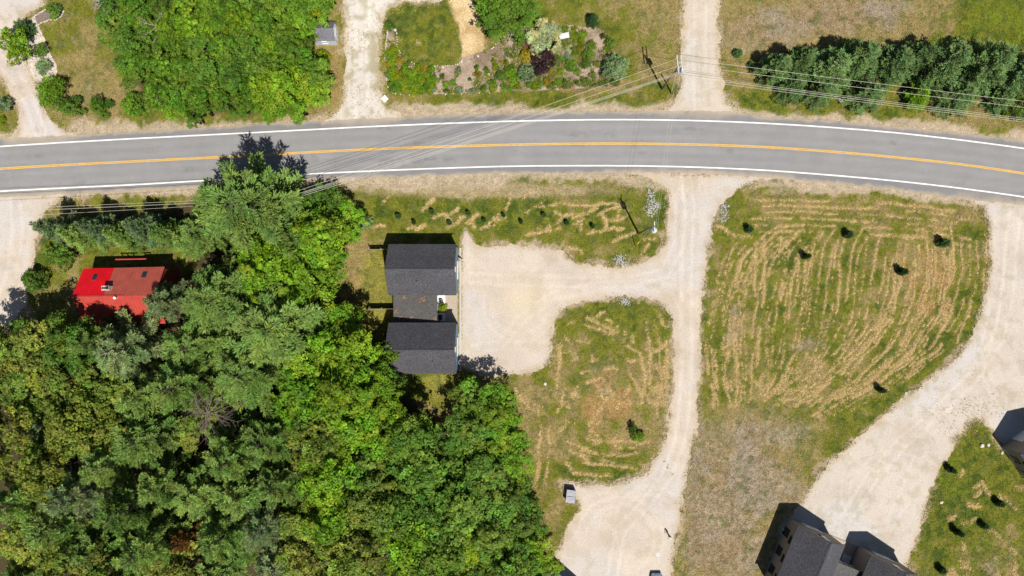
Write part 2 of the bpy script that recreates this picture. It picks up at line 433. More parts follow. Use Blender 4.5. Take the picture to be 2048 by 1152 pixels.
while s < 1:
    def cur(t, s=s):
        A, B, Cc = interp_pts(LC, t), interp_pts(MC, t), interp_pts(RC, t)
        return A + (B - A) * s / .33 if s < .33 else B + (Cc - B) * (s - .33) / .67
    def hook(t, s=s, cur=cur, k=HR.random()):
        Q = cur(t); e = np.clip(1 - t / .22, 0, 1) ** 2
        return Q + np.stack([e * (70 * k + 30) * (1 - s), -e * 26 * k], -1) + 10 * np.stack([np.sin(t * 7 + 9 * s), np.cos(t * 5 + 7 * s)], -1)
    dashes(hook if s < .75 else cur, 3, 1.1 + 2.2 * HR.random() ** 2, .9 + .4 * HR.random())
    if HR.random() < .5:
        t0 = HR.random() * .7; add_stroke(lambda t, s=s: cur(t, s) + np.stack([14 * (t - t0), 6 * (t - t0)], -1) * 3, t0, t0 + .1 + .2 * HR.random(), 2)
    s += .009 + .026 * HR.random()
for y in (400, 412, 424, 437, 450, 462):
    dashes([(1470, y + 2), (1600, y), (1750, y + 6), (1860, y + 14), (1945, y + 30)], 3, 2.6, .7, 2)
for P, w in [([(1430, 450), (1470, 470), (1530, 480)], 2.5), ([(1640, 790), (1600, 780), (1550, 786)], 2.5), ([(1545, 795), (1600, 800), (1660, 806)], 2.5), ([(1970, 460), (1972, 520), (1962, 590)], 2), ([(1880, 500), (1900, 540), (1895, 620), (1870, 680)], 7), ([(1860, 520), (1850, 580), (1835, 640)], 6)]:
    dashes(P, 2, w, .9)
# the grass island
for P in [[(1303, 630), (1318, 680), (1322, 760), (1312, 830)], [(1318, 625), (1332, 680), (1334, 750), (1326, 800)], [(1290, 640), (1300, 700), (1298, 780)], [(1165, 630), (1190, 645), (1230, 660)], [(1160, 648), (1200, 660), (1225, 672)], [(1160, 745), (1200, 738), (1245, 738)], [(1245, 690), (1280, 705), (1290, 760), (1282, 810)], [(1255, 740), (1270, 765), (1280, 790)], [(1165, 770), (1185, 760), (1200, 755), (1212, 765)],
          [(1130, 880), (1180, 905), (1240, 912), (1300, 905)], [(1150, 925), (1200, 928), (1250, 935), (1290, 938)], [(1140, 945), (1180, 950), (1230, 952)], [(1175, 890), (1230, 880), (1300, 885)], [(1075, 800), (1080, 860), (1076, 930), (1070, 1000)], [(1095, 830), (1098, 900), (1088, 990)], [(1030, 790), (1060, 815), (1090, 840)], [(1020, 770), (1050, 800), (1085, 815)], [(1120, 680), (1118, 730), (1112, 790)], [(1175, 850), (1200, 820), (1215, 790)]]:
    dashes(P, 2, 2.2, .95, 2); dashes(P, 2, 1.4, .95, 2)
for k in range(64):
    x, y = 1110 + 220 * HR.random(), 625 + 300 * HR.random(); an = HR.choice([.4, -1.0, 1.3, -.2]) + HR.normal() * .35; L = 10 + 26 * HR.random()
    add_stroke([(x, y), (x + L * np.cos(an), y + L * np.sin(an))], 0, 1, .7 + 1.5 * HR.random() ** 2, 2)
# strip beside the road
for P in [[(1050, 418), (1110, 408), (1180, 412), (1240, 405)], [(1190, 432), (1220, 418), (1250, 410)], [(1200, 420), (1212, 445), (1210, 460)], [(1212, 440), (1240, 440), (1252, 432)], [(1220, 485), (1250, 472), (1280, 462)], [(1170, 468), (1215, 460), (1240, 452)], [(1135, 495), (1160, 500), (1165, 515)], [(1050, 470), (1080, 465), (1105, 460)], [(860, 440), (880, 430), (895, 428)], [(930, 450), (945, 438), (958, 425)], [(1100, 420), (1125, 432), (1150, 428)], [(1300, 480), (1290, 500), (1280, 510)], [(740, 455), (770, 450)], [(830, 460), (850, 450)], [(1175, 425), (1195, 415)]]:
    dashes(P, 2, 1.8, .95, 2); dashes(P, 2, 1.2, .95, 2)
for k in range(44):
    x, y = 760 + 540 * HR.random(), 395 + 110 * HR.random()
    if y > 460 and x < 1060: continue
    an = HR.choice([-.5, .15, -.9, 1.1]) + HR.normal() * .3; L = 8 + 24 * HR.random()
    add_stroke([(x, y), (x + L * np.cos(an), y + L * np.sin(an))], 0, 1, .6 + .9 * HR.random(), 2)
for k in range(26):
    x, y = 1880 + 170 * HR.random(), 930 + 230 * HR.random(); an = HR.choice([.6, 1.3, -.8]) + HR.normal() * .3; L = 14 + 34 * HR.random()
    add_stroke([(x, y), (x + L * .5 * np.cos(an), y + L * .5 * np.sin(an) + 3), (x + L * np.cos(an), y + L * np.sin(an))], 0, 1, 1.0 + 1.4 * HR.random(), 3)
_hx, _hy = [], []
for Q, w in STROKES:
    seg = np.hypot(*np.diff(Q, axis=0).T); Lt = seg.sum(); m = int(Lt * (.4 + w * .72) * (.25 + .75 * HR.random())) + 3
    u = HR.random(m) * (len(Q) - 1); i = u.astype(int); f = (u - i)[:, None]
    c = Q[i] * (1 - f) + Q[np.minimum(i + 1, len(Q) - 1)] * f
    taper = np.minimum(1, 4 * np.minimum(u, len(Q) - 1 - u) / len(Q) + .35)
    lump = .55 + .9 * vn(c[:, 0], c[:, 1], 9, 77)
    c = c + HR.normal(size=(m, 2)) * (w * .48 * taper * lump)[:, None]
    k = HR.random(m) < (.30 + 1.0 * vn(c[:, 0], c[:, 1], 14, 78)) * np.clip(.1 + 1.6 * vn(c[:, 0], c[:, 1], 60, 79), 0, 1)
    _hx.append(c[k, 0]); _hy.append(c[k, 1])
HAYX, HAYY = np.concatenate(_hx), np.concatenate(_hy)
_hd = np.zeros((len(gya), len(gxa)))
def _cell(px, py):
    i = np.clip(np.round((-(py - 576) / PPM + 47) / STEP).astype(int) + NF, 0, len(gya) - 1); j = np.clip(np.round(((px - 1024) / PPM + 81) / STEP).astype(int) + NF, 0, len(gxa) - 1); return i, j
np.add.at(_hd, _cell(HAYX, HAYY), .36)
_hd = (_hd * 2 + np.roll(_hd, 1, 0) + np.roll(_hd, -1, 0) + np.roll(_hd, 1, 1) + np.roll(_hd, -1, 1)) / 4
def HAYD_at(px, py): return _hd[_cell(px, py)]

def ground_color(PX, PY):
    x, y = PX / PPM, PY / PPM            # metres
    # warped coordinates break up the outlines
    wx = PX + 16 * (fbm(x, y, 2.5, 3) - .5); wy = PY + 16 * (fbm(x, y, 2.5, 4) - .5)
    n_big = fbm(x, y, 9, 21); n_mid = fbm(x, y, 2.2, 22); n_fine = fbm(x, y, 0.7, 23, 3)
    lush = np.full(PX.shape, 0.42)
    for b in [(845, 70, 110, 75, .55), (150, 15, 60, 35, .3), (150, 160, 90, 110, -.22), (1240, 70, 110, 60, .25), (1020, 60, 60, 60, .2), (2020, 40, 120, 90, .75), (1560, 70, 150, 60, -.3), (1760, 30, 140, 50, -.35),
              (1330, 30, 60, 60, -.25), (1480, 200, 200, 30, .25), (1800, 225, 200, 16, .1), (1130, 200, 200, 15, .25), (800, 430, 120, 45, .32), (1000, 430, 160, 45, .3), (1230, 460, 130, 60, .15), (1310, 395, 25, 40, .6), (745, 620, 40, 120, .35), (690, 560, 35, 60, -.35),
              (870, 775, 50, 40, .55), (1600, 600, 300, 200, .14), (1900, 640, 60, 160, .25), (1700, 820, 120, 30, .35), (1850, 530, 60, 90, -.3), (1600, 420, 200, 30, -.08), (1240, 650, 90, 50, .25), (1230, 800, 80, 90, -.22), (1230, 945, 90, 25, .45), (1080, 850, 60, 90, .05), (1930, 1000, 120, 180, .5), (1970, 1110, 60, 40, -.2), (1930, 450, 50, 40, .3),
              (1440, 640, 26, 220, .3), (1460, 960, 90, 200, -.25), (1450, 1080, 120, 120, -.15), (85, 500, 25, 60, .5), (250, 505, 120, 12, .5), (160, 505, 30, 25, -.3)]:
        lush = lush + gauss(*b[:4], b[4], PX, PY)
    thatch = np.zeros(PX.shape)
    for b in [(1480, 905, 80, 95, 1.0), (1420, 1050, 70, 120, .9), (1600, 860, 60, 50, .5), (1470, 655, 20, 55, .9), (1530, 60, 140, 60, .75), (1730, 30, 140, 45, .85), (1390, 800, 12, 250, .8), (1540, 980, 60, 60, .5), (1210, 760, 45, 60, .45), (1610, 690, 40, 22, .7), (1000, 378, 260, 16, .6), (1290, 20, 70, 60, .3), (1480, 440, 60, 20, .2), (1980, 1120, 70, 40, .5), (1600, 1000, 40, 60, .5), (1490, 1110, 90, 60, .6), (1780, 440, 70, 14, .4), (190, 150, 80, 90, .35)]:
        thatch = thatch + gauss(*b[:4], b[4], PX, PY)
    # patchiness
    g = lush + (n_big - .5) * 0.5 + (n_mid - .5) * 1.15 + (n_fine - .5) * 0.55
    dry = np.array([0.260, 0.200, 0.078]); green = np.array([0.145, 0.150, 0.017]); deep = np.array([0.050, 0.082, 0.010]); bright = np.array([0.130, 0.160, 0.013])
    C = np.broadcast_to(dry, PX.shape + (3,)).copy()
    C = lerp(C, green, sstep(0.26, 0.58, g))
    C = lerp(C, deep, sstep(0.50, .9, g) * sstep(.40, .58, fbm(x, y, .9, 29, 3)) * .9)
    C = lerp(C, bright, sstep(0.85, 1.15, lush + (n_mid - .5) * .8))
    # flat yellow-green of the house yard
    yard = sstep(.3, .8, gauss(742, 600, 36, 120, 1.2, PX, PY) + gauss(880, 775, 45, 35, 1, PX, PY) + (n_mid - .5) * .6)
    C = lerp(C, (0.27, 0.235, 0.050), yard * .7)
    tan = sstep(.35, .8, gauss(695, 560, 30, 60, 1.2, PX, PY) + gauss(672, 150, 16, 95, 1.2, PX, PY) + gauss(1045, 940, 18, 70, 1, PX, PY) + gauss(720, 470, 30, 18, .8, PX, PY) + (n_mid - .5) * .9)
    C = lerp(C, (0.30, 0.205, 0.085), tan * .8)
    C = lerp(C, (0.36, 0.27, 0.12), sstep(.60, .66, n_mid) * np.clip(gauss(850, 82, 52, 24, 1.4, PX, PY), 0, 1))
    # grey matted dead grass
    th = sstep(.35, .85, thatch + (n_mid - .5) * 1.0 + (n_fine - .5) * .6)
    n_tiny = fbm(x, y, 0.42, 24, 2)
    thc = lerp(np.broadcast_to(np.array([0.205, 0.150, 0.095]), PX.shape + (3,)), (0.36, 0.285, 0.205), sstep(.25, .75, n_tiny * .6 + n_mid * .4))
    thc = lerp(thc, (0.30, 0.25, 0.215), sstep(.45, .6, fbm(x, y, 4, 26)) * .6)
    thc = lerp(thc, (0.27, 0.175, 0.085), sstep(.48, .62, fbm(x, y, 6, 27)) * .45)
    C = lerp(C, thc, th * .75)
    C = lerp(C, (0.10, 0.12, 0.03), sstep(.57, .70, fbm(x, y, 1.0, 25, 4)) * .6)
    # cut hay lies thickest along the traced windrows
    hay = np.clip(HAYD_at(PX, PY), 0, 1)
    C = lerp(C, (0.50, 0.355, 0.170), hay * (.45 + .5 * n_fine))
    br = sstep(.40, .62, fbm(x, y, 1.6, 91)) * sstep(.35, .8, gauss(1860, 540, 55, 100, 1.2, PX, PY) + gauss(1220, 800, 70, 75, .9, PX, PY) + (n_big - .5))
    C = lerp(C, (0.36, 0.215, 0.085), br * .75)
    dryband = sstep(.35, .75, gauss(980, 382, 300, 17, 1.0, PX, PY) + gauss(1560, 385, 60, 12, .6, PX, PY) + (n_mid - .5) * .8)
    C = lerp(C, (0.37, 0.285, 0.165), dryband * .75)
    # woodland floor
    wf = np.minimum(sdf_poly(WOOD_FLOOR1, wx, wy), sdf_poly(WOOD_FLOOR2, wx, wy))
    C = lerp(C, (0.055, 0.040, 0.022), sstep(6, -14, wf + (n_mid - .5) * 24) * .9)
    # sandy shoulder of the road and spilled gravel along the drives
    rd = sdf_poly(ROAD, wx, wy)
    sand = np.array([0.47, 0.375, 0.265])
    width = 15 + 10 * (fbm(x, y, 7, 33) - .5) * 2 + gauss(1000, 385, 330, 25, 14, PX, PY) + gauss(1330, 370, 50, 30, 14, PX, PY) + gauss(1600, 375, 300, 20, 8, PX, PY) + gauss(850, 215, 110, 25, 22, PX, PY) + gauss(180, 240, 130, 25, 14, PX, PY) + gauss(1800, 245, 260, 30, 6, PX, PY) - gauss(500, 245, 100, 20, 6, PX, PY)
    sf = sstep(3, -9, rd - width + (n_mid - .5) * 22 + (n_fine - .5) * 20)
    C = lerp(C, sand * .92, sf * (.8 + .2 * n_fine))
    dd = np.full(PX.shape, 1e9)
    for P in DRV.values(): dd = np.minimum(dd, sdf_poly(P, wx, wy))
    df = sstep(4, -3, dd - 3.5 + (n_mid - .5) * 26 + (n_fine - .5) * 22)
    C = lerp(C, (0.40, 0.315, 0.205), df * .85)
    sp = sdf_poly(STRAW_PATH, wx, wy)
    C = lerp(C, np.array([0.55, 0.40, 0.20]), sstep(3, -5, sp) * (.75 + .25 * n_fine))
    C = C * (0.62 + 0.50 * n_fine + 0.26 * fbm(x, y, .38, 28, 2))[..., None]
    return C, hay, np.minimum(rd - width, dd), wf, sp

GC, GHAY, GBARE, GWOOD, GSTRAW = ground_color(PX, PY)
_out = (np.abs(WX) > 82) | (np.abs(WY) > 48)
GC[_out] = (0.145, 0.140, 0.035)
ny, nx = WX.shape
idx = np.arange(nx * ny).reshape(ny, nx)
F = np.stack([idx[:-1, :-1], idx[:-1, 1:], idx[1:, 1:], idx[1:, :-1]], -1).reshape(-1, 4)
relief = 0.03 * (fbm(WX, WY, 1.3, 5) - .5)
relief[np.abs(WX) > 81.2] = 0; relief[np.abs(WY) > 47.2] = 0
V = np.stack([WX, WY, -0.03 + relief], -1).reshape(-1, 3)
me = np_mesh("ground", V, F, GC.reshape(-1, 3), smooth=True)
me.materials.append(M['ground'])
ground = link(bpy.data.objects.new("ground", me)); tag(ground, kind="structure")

def sample(A, px, py):
    """look the ground field up at plan positions"""
    i = np.clip(((-(py - 576) / PPM + 47) / STEP).astype(int) + NF, 0, ny - 1); j = np.clip((((px - 1024) / PPM + 81) / STEP).astype(int) + NF, 0, nx - 1)
    return A[i, j]

# ------------------------------------------------------------------ sheets (drives, beds)
def sheet(name, P, z, mat, colfn, jitter=0.5, step=0.55, seg=0.28):
    """filled outline with a ragged edge and vertex colours; P in plan units"""
    W = np.stack([(P[:, 0] - 1024) / PPM, -(P[:, 1] - 576) / PPM], -1)
    pts = []
    for i in range(len(W)):
        a, b = W[i], W[(i + 1) % len(W)]; n = max(1, int(np.linalg.norm(b - a) / seg))
        for k in range(n): pts.append(a + (b - a) * k / n)
    pts = np.array(pts)
    t = np.roll(pts, -1, 0) - np.roll(pts, 1, 0); nrm = np.stack([t[:, 1], -t[:, 0]], -1); nrm /= np.linalg.norm(nrm, axis=1, keepdims=True) + 1e-9
    d = jitter * ((fbm(pts[:, 0], pts[:, 1], 1.8, 5, 4, .7) - .5) * 1.5 + (RNG.random(len(pts)) - .5) * .22)
    pts = pts + nrm * d[:, None]
    x0, y0 = pts.min(0); x1, y1 = pts.max(0)
    ax, ay = np.meshgrid(np.arange(x0, x1, step), np.arange(y0, y1, step))
    ax = ax + (RNG.random(ax.shape) - .5) * step * .5; ay = ay + (RNG.random(ay.shape) - .5) * step * .5
    ins = sdf_poly(pts[::2], ax, ay) < -step * .45
    allp = [Vector(p) for p in pts] + [Vector((a, b)) for a, b in zip(ax[ins], ay[ins])]
    vs, es, fs, *_ = delaunay_2d_cdt(allp, [], [list(range(len(pts)))], 1, 1e-5)
    vv = np.array([(v.x, v.y, z) for v in vs]); ff = np.array([f for f in fs if len(f) == 3])
    # the triangles wind either way: make them face up
    a, b, c = vv[ff[:, 0]], vv[ff[:, 1]], vv[ff[:, 2]]
    cr = (b[:, 0] - a[:, 0]) * (c[:, 1] - a[:, 1]) - (b[:, 1] - a[:, 1]) * (c[:, 0] - a[:, 0])
    ff[cr < 0] = ff[cr < 0][:, ::-1]
    px, py = vv[:, 0] * PPM + 1024, -vv[:, 1] * PPM + 576
    C = colfn(px, py, sdf_poly(P, px, py))
    vv[:, 2] += 0.012 * (fbm(vv[:, 0], vv[:, 1], 1.0, 9) - .5)
    me = np_mesh(name, vv, ff, C, smooth=True); me.materials.append(mat)
    return link(bpy.data.objects.new(name, me))

def arc(cx, cy, r, a0, a1, n=16):
    a = np.radians(np.linspace(a0, a1, n)); return [(cx + r * np.cos(q), cy + r * np.sin(q)) for q in a]
def spl(P): return [tuple(q) for q in smooth_closed(P, 5)[:-10]]
TRACKS = [([(1372, 345), (1378, 420), (1374, 500), (1372, 600), (1374, 700), (1370, 800), (1360, 880), (1335, 950), (1290, 1010), (1240, 1060), (1225, 1150)], 10, 1.0),
          ([(1350, 345), (1362, 420), (1358, 490), (1330, 545), (1270, 562), (1180, 565), (1090, 562), (1000, 560), (940, 555)], 10, .9),
          ([(1368, 620), (1350, 580), (1290, 568), (1200, 572), (1110, 590), (1040, 640), (1000, 690), (945, 700)], 9, .6),
          (arc(1240, 1080, 78, 190, 420, 22), 9, .7), (arc(1225, 1100, 108, 200, 330), 9, .5), (arc(1300, 1040, 60, 180, 330), 8, .5), (arc(1040, 610, 66, 20, 200), 8, .55), (arc(1030, 600, 40, 0, 180), 6, .4),
          ([(2030, 420), (2020, 520), (2015, 600), (1995, 680), (1950, 750), (1880, 820), (1800, 890), (1740, 960), (1690, 1040)], 11, .9), ([(2000, 420), (1998, 540), (1985, 640), (1960, 730), (2000, 800), (2060, 850)], 10, .6), (arc(1760, 985, 70, 20, 200), 9, .6), (arc(1740, 960, 110, 10, 120), 8, .5), ([(1900, 800), (1850, 880), (1820, 960), (1780, 1050)], 9, .5),
          ([(1402, -40), (1400, 60), (1398, 150), (1400, 225)], 11, .9), ([(728, -40), (724, 60), (722, 140), (724, 235)], 12, .9), ([(800, -20), (760, 20), (735, 80), (728, 150)], 9, .5),
          ([(-10, 110), (30, 150), (55, 195), (72, 240), (84, 275)], 10, 1.0), ([(30, 395), (35, 460), (25, 540), (0, 620)], 10, .8)]
def gravel_col(tone, weeds=0.0, seed=1):
    def f(px, py, d):
        x, y = px / PPM, py / PPM
        n = fbm(x, y, 5, 100 + seed); n2 = fbm(x, y, 1.3, 120 + seed)
        C = np.broadcast_to(np.array(tone), px.shape + (3,)).copy() * (0.96 + .24 * (n - .5) + .07 * (n2 - .5))[..., None]
        C = lerp(C, np.array(tone) * np.array([.93, .98, 1.06]), sstep(.45, .6, fbm(x, y, 8, 170 + seed)))
        C = lerp(C, (0.45, 0.345, 0.225), sstep(-16, 0, d + (n2 - .5) * 16) * .6)
        if weeds:
            C = lerp(C, (0.22, 0.20, 0.07), sstep(.56, .70, n2 + weeds * .14 * (fbm(x, y, 3, 131) - .2)) * weeds)
        # wheel tracks: compacted paler lanes with loose darker ridges between
        t = np.zeros(px.shape)
        for P_, sep, amp in TRACKS:
            dm = np.full(px.shape, 1e9)
            for o_ in (-sep, sep):
                Q = np.array(P_, float); tg = np.gradient(Q, axis=0); nr = np.stack([-tg[:, 1], tg[:, 0]], -1); nr /= np.linalg.norm(nr, axis=1, keepdims=True)
                Q = Q + nr * o_
                for (ax, ay), (bx, by) in zip(Q[:-1], Q[1:]):
                    ex, ey = bx - ax, by - ay; u = np.clip(((px - ax) * ex + (py - ay) * ey) / (ex * ex + ey * ey), 0, 1)
                    dm = np.minimum(dm, np.hypot(px - ax - u * ex, py - ay - u * ey))
            dm = dm + (n2 - .5) * 4
            t += amp * (np.exp(-(dm / 3.0) ** 2) - .7 * np.exp(-((dm - 6.5) / 2.2) ** 2))
        C = C * (1 + .085 * t)[..., None]
        C = lerp(C, (.40, .32, .23), sstep(.60, .72, fbm(x, y, 2.6, 160 + seed)) * .35)
        C = lerp(C, (.60, .49, .33), gauss(1045, 600, 45, 40, .5, px, py))
        return C
    return f
tones = {'driveway_a': ((.565, .485, .42), .3), 'driveway_b': ((.56, .485, .415), .1), 'driveway_c': ((.61, .56, .50), .5), 'driveway_d': ((.565, .49, .41), .2), 'driveway_e': ((.55, .475, .40), .12), 'driveway_f': ((.545, .48, .415), .25)}
for i, (k, P) in enumerate(DRV.items()):
    o = sheet("gravel_driveway", P, 0.012 + 0.004 * (i % 2), M['gravel'], gravel_col(tones[k][0], tones[k][1], i), jitter=1.1, step=0.36, seg=0.2)
    tag(o, DRIVES[k][1], None, None, "structure")

def bed_col(c1, c2, seed):
    def f(px, py, d):
        n = fbm(px / PPM, py / PPM, 1.5, seed)
        return lerp(np.broadcast_to(np.array(c1), px.shape + (3,)).copy(), c2, sstep(.35, .65, n))
    return f
for k, (c1, c2) in {'garden_bed': ((.215, .155, .105), (.37, .285, .21)), 'rock_bed': ((.46, .38, .30), (.60, .52, .43)), 'mulch_island': ((.13, .105, .095), (.22, .17, .14))}.items():
    o = sheet("mulch_bed" if k != 'rock_bed' else "stone_bed", BED[k], 0.03, M['mulch'], bed_col(c1, c2, 140), jitter=0.35)
    tag(o, BEDS[k][1], None, None, "structure")
o = sheet("straw_path", np.stack([932 + (STRAW_PATH[:, 0] - 932) * .84, STRAW_PATH[:, 1] - 3], -1), 0.006, M['mulch'], bed_col((.44, .30, .14), (.62, .47, .26), 150), jitter=1.0)
tag(o, "golden straw path beside the oval lawn", None, None, "structure")

# ------------------------------------------------------------------ road
rx = np.arange(-300, 2360, 5.0); t = np.linspace(0, 1, 56)
et = edge_top(rx) + 3.5 * (fbm(rx / PPM, rx * 0, 1.5, 41) - .5) + 2 * (RNG.random(len(rx)) - .5)
eb = edge_bot(rx) + 5 * (fbm(rx / PPM, rx * 0 + 5, 1.5, 42) - .5) + 2 * (RNG.random(len(rx)) - .5)
PXr = np.repeat(rx[:, None], len(t), 1); PYr = et[:, None] + (eb - et)[:, None] * t[None]
lt, lm, lb = line_top(rx)[:, None], line_mid(rx)[:, None], line_bot(rx)[:, None]
xm, ym = PXr / PPM, PYr / PPM
lane1 = (PYr - lt) / (lm - lt); lane2 = (PYr - lm) / (lb - lm)
track = lambda l: np.exp(-((l - .27) / .12) ** 2) + np.exp(-((l - .73) / .12) ** 2)
C = np.broadcast_to(np.array([.262, .256, .258]), PXr.shape + (3,)).copy()
streak = fbm(xm * .10, ym, .5, 44)
C *= (0.93 + .07 * (track(lane1) + track(lane2)) + .12 * (streak - .5) + .10 * (fbm(xm, ym, 3, 45) - .5))[..., None]
sh = ((lane1 < 0) | (lane2 > 1)) * 1.0
C *= (1 - .14 * sh)[..., None]
edge = np.minimum(PYr - et[:, None], eb[:, None] - PYr)
C = lerp(C, (.42, .345, .255), sstep(7, 0, edge + (fbm(xm, ym, 1.5, 46) - .5) * 12) * .7)
for k in ('driveway_e', 'driveway_d', 'driveway_c', 'driveway_f', 'driveway_a', 'driveway_b'):
    C = lerp(C, (.42, .35, .27), sstep(16, -6, sdf_poly(DRV[k], PXr, PYr) + (fbm(xm, ym, 1.2, 47) - .5) * 18) * sh * .6)
C *= (1 - .16 * sstep(.62, .8, fbm(xm * .25, ym, 1.2, 48)) * sstep(.5, .6, vn(xm, ym, .5, 49)))[..., None]
V = np.stack([(PXr - 1024) / PPM, -(PYr - 576) / PPM, np.full(PXr.shape, 0.024)], -1).reshape(-1, 3)
ii = np.arange(PXr.size).reshape(PXr.shape)
F = np.stack([ii[:-1, :-1], ii[:-1, 1:], ii[1:, 1:], ii[1:, :-1]], -1).reshape(-1, 4)[:, ::-1]
me = np_mesh("road", V, F, C.reshape(-1, 3)); me.materials.append(M['asphalt'])
tag(link(bpy.data.objects.new("road", me)), "grey two lane asphalt road curving gently across", None, None, "structure")

def stripe(name, fn, off, w, mat, z, label):
    xs = np.arange(-300, 2360, 8.0); y = fn(xs) + off
    jit = (RNG.random((2, len(xs))) - .5) * .35
    V = np.concatenate([np.stack([(xs - 1024) / PPM, -(y - w / 2 + jit[0] - 576) / PPM, np.full(len(xs), z)], -1), np.stack([(xs - 1024) / PPM, -(y + w / 2 + jit[1] - 576) / PPM, np.full(len(xs), z)], -1)])
    n = len(xs); a = np.arange(n - 1)
    F = np.stack([a, a + n, a + n + 1, a + 1], -1)
    me = np_mesh(name, V, F); me.materials.append(mat)
    return tag(link(bpy.data.objects.new(name, me)), label, None, None, "structure")
stripe("road_edge_line", line_top, 0, 2.7, M['white_paint'], 0.029, "solid white line along the far road edge")
stripe("road_edge_line", line_bot, 0, 2.7, M['white_paint'], 0.029, "solid white line along the near road edge")
stripe("road_centre_line", line_mid, -1.35, 1.7, M['yellow_paint'], 0.029, "upper stripe of the double yellow centre line")
stripe("road_centre_line", line_mid, 1.35, 1.7, M['yellow_paint'], 0.029, "lower stripe of the double yellow centre line")

# ------------------------------------------------------------------ grass tufts and hay (uncountable)
def blades(name, px, py, col, length, height, mat, label, per=4, width=0.05, flat=False):
    n = len(px)
    bx, by = (px - 1024) / PPM, -(py - 576) / PPM
    Vs = []; Cs = []
    for k in range(per):
        an = RNG.random(n) * 2 * np.pi
        L = length * (.6 + .8 * RNG.random(n)); Hh = height * (.5 + RNG.random(n))
        ox, oy = (RNG.random(n) - .5) * .18, (RNG.random(n) - .5) * .18
        ca, sa = np.cos(an), np.sin(an); w = width * (.7 + .6 * RNG.random(n))
        base = -0.03
        if flat:
            a = np.stack([bx + ox - sa * w, by + oy + ca * w, np.full(n, base) + Hh * .7], -1)
            b = np.stack([bx + ox + sa * w, by + oy - ca * w, np.full(n, base) + Hh * .4], -1)
        else:
            a = np.stack([bx + ox - sa * w, by + oy + ca * w, np.full(n, base)], -1)
            b = np.stack([bx + ox + sa * w, by + oy - ca * w, np.full(n, base)], -1)
        c = np.stack([bx + ox + ca * L, by + oy + sa * L, base + Hh], -1)
        Vs.append(np.stack([a, b, c], 1)); cc = col * (.5 + 1.0 * RNG.random(n))[:, None]
        Cs.append(np.stack([cc, cc, cc], 1))
    V = np.concatenate(Vs).reshape(-1, 3); C = np.concatenate(Cs).reshape(-1, 3)
    me = np_mesh(name, V, np.arange(len(V)).reshape(-1, 3), C); me.materials.append(mat)
    return tag(link(bpy.data.objects.new(name, me)), label, None, None, "stuff")
n = 210000
px = RNG.random(n) * 2110 - 30; py = RNG.random(n) * 1210 - 30
bare = sample(GBARE, px, py); wood = sample(GWOOD, px, py); st = sample(GSTRAW, px, py)
rd = np.minimum(py - edge_top(px), edge_bot(px) - py)
inbed = np.full(n, 1e9)
for k in BED: inbed = np.minimum(inbed, sdf_poly(BED[k], px, py))
keep = (bare > RNG.random(n) * 8 - 3) & (wood > 0) & (rd < -6) & (st > 2) & (inbed > 1)
for box in ((785, 490, 922, 745),): keep &= ~((px > box[0]) & (px < box[2]) & (py > box[1]) & (py < box[3]))
px, py = px[keep], py[keep]
blades("grass", px, py, sample(GC, px, py) * 1.08, 0.20, 0.10, M['blade'], "short mixed green and dry grass covering the lawns and fields", per=3, width=0.045)
px, py = HAYX, HAYY
hc = np.array([.56, .395, .175]) * np.ones((len(px), 1))
blades("cut_hay", px, py, hc, 0.22, 0.11, M['hay'], "cut tan hay lying in curved windrows on the mown field", per=3, width=0.035, flat=True)
# ------------------------------------------------------------------ foliage builders
def rand_unit(n):
    v = RNG.normal(size=(n, 3)); return v / np.linalg.norm(v, axis=1, keepdims=True)

def leaf_quads(P, Nrm, size, bright, hue):
    """rhombic leaves at P facing Nrm; per-leaf colour factors"""
    n = len(P)
    r = rand_unit(n); a = np.cross(Nrm, r); a /= np.linalg.norm(a, axis=1, keepdims=True) + 1e-9
    b = np.cross(Nrm, a)
    s = size * (.65 + .7 * RNG.random(n))[:, None]
    V = np.stack([P - a * s * .5, P + b * s * .33, P + a * s * .5, P - b * s * .33], 1).reshape(-1, 3)
    C = np.stack([bright * hue[:, 0], bright * hue[:, 1], bright * hue[:, 2]], -1)
    return V, np.repeat(C, 4, 0)

def leaf_hue(n, amt=.18):
    h = 1 + (RNG.random((n, 3)) - .5) * amt * np.array([2.0, 0.7, 1.5]); return h

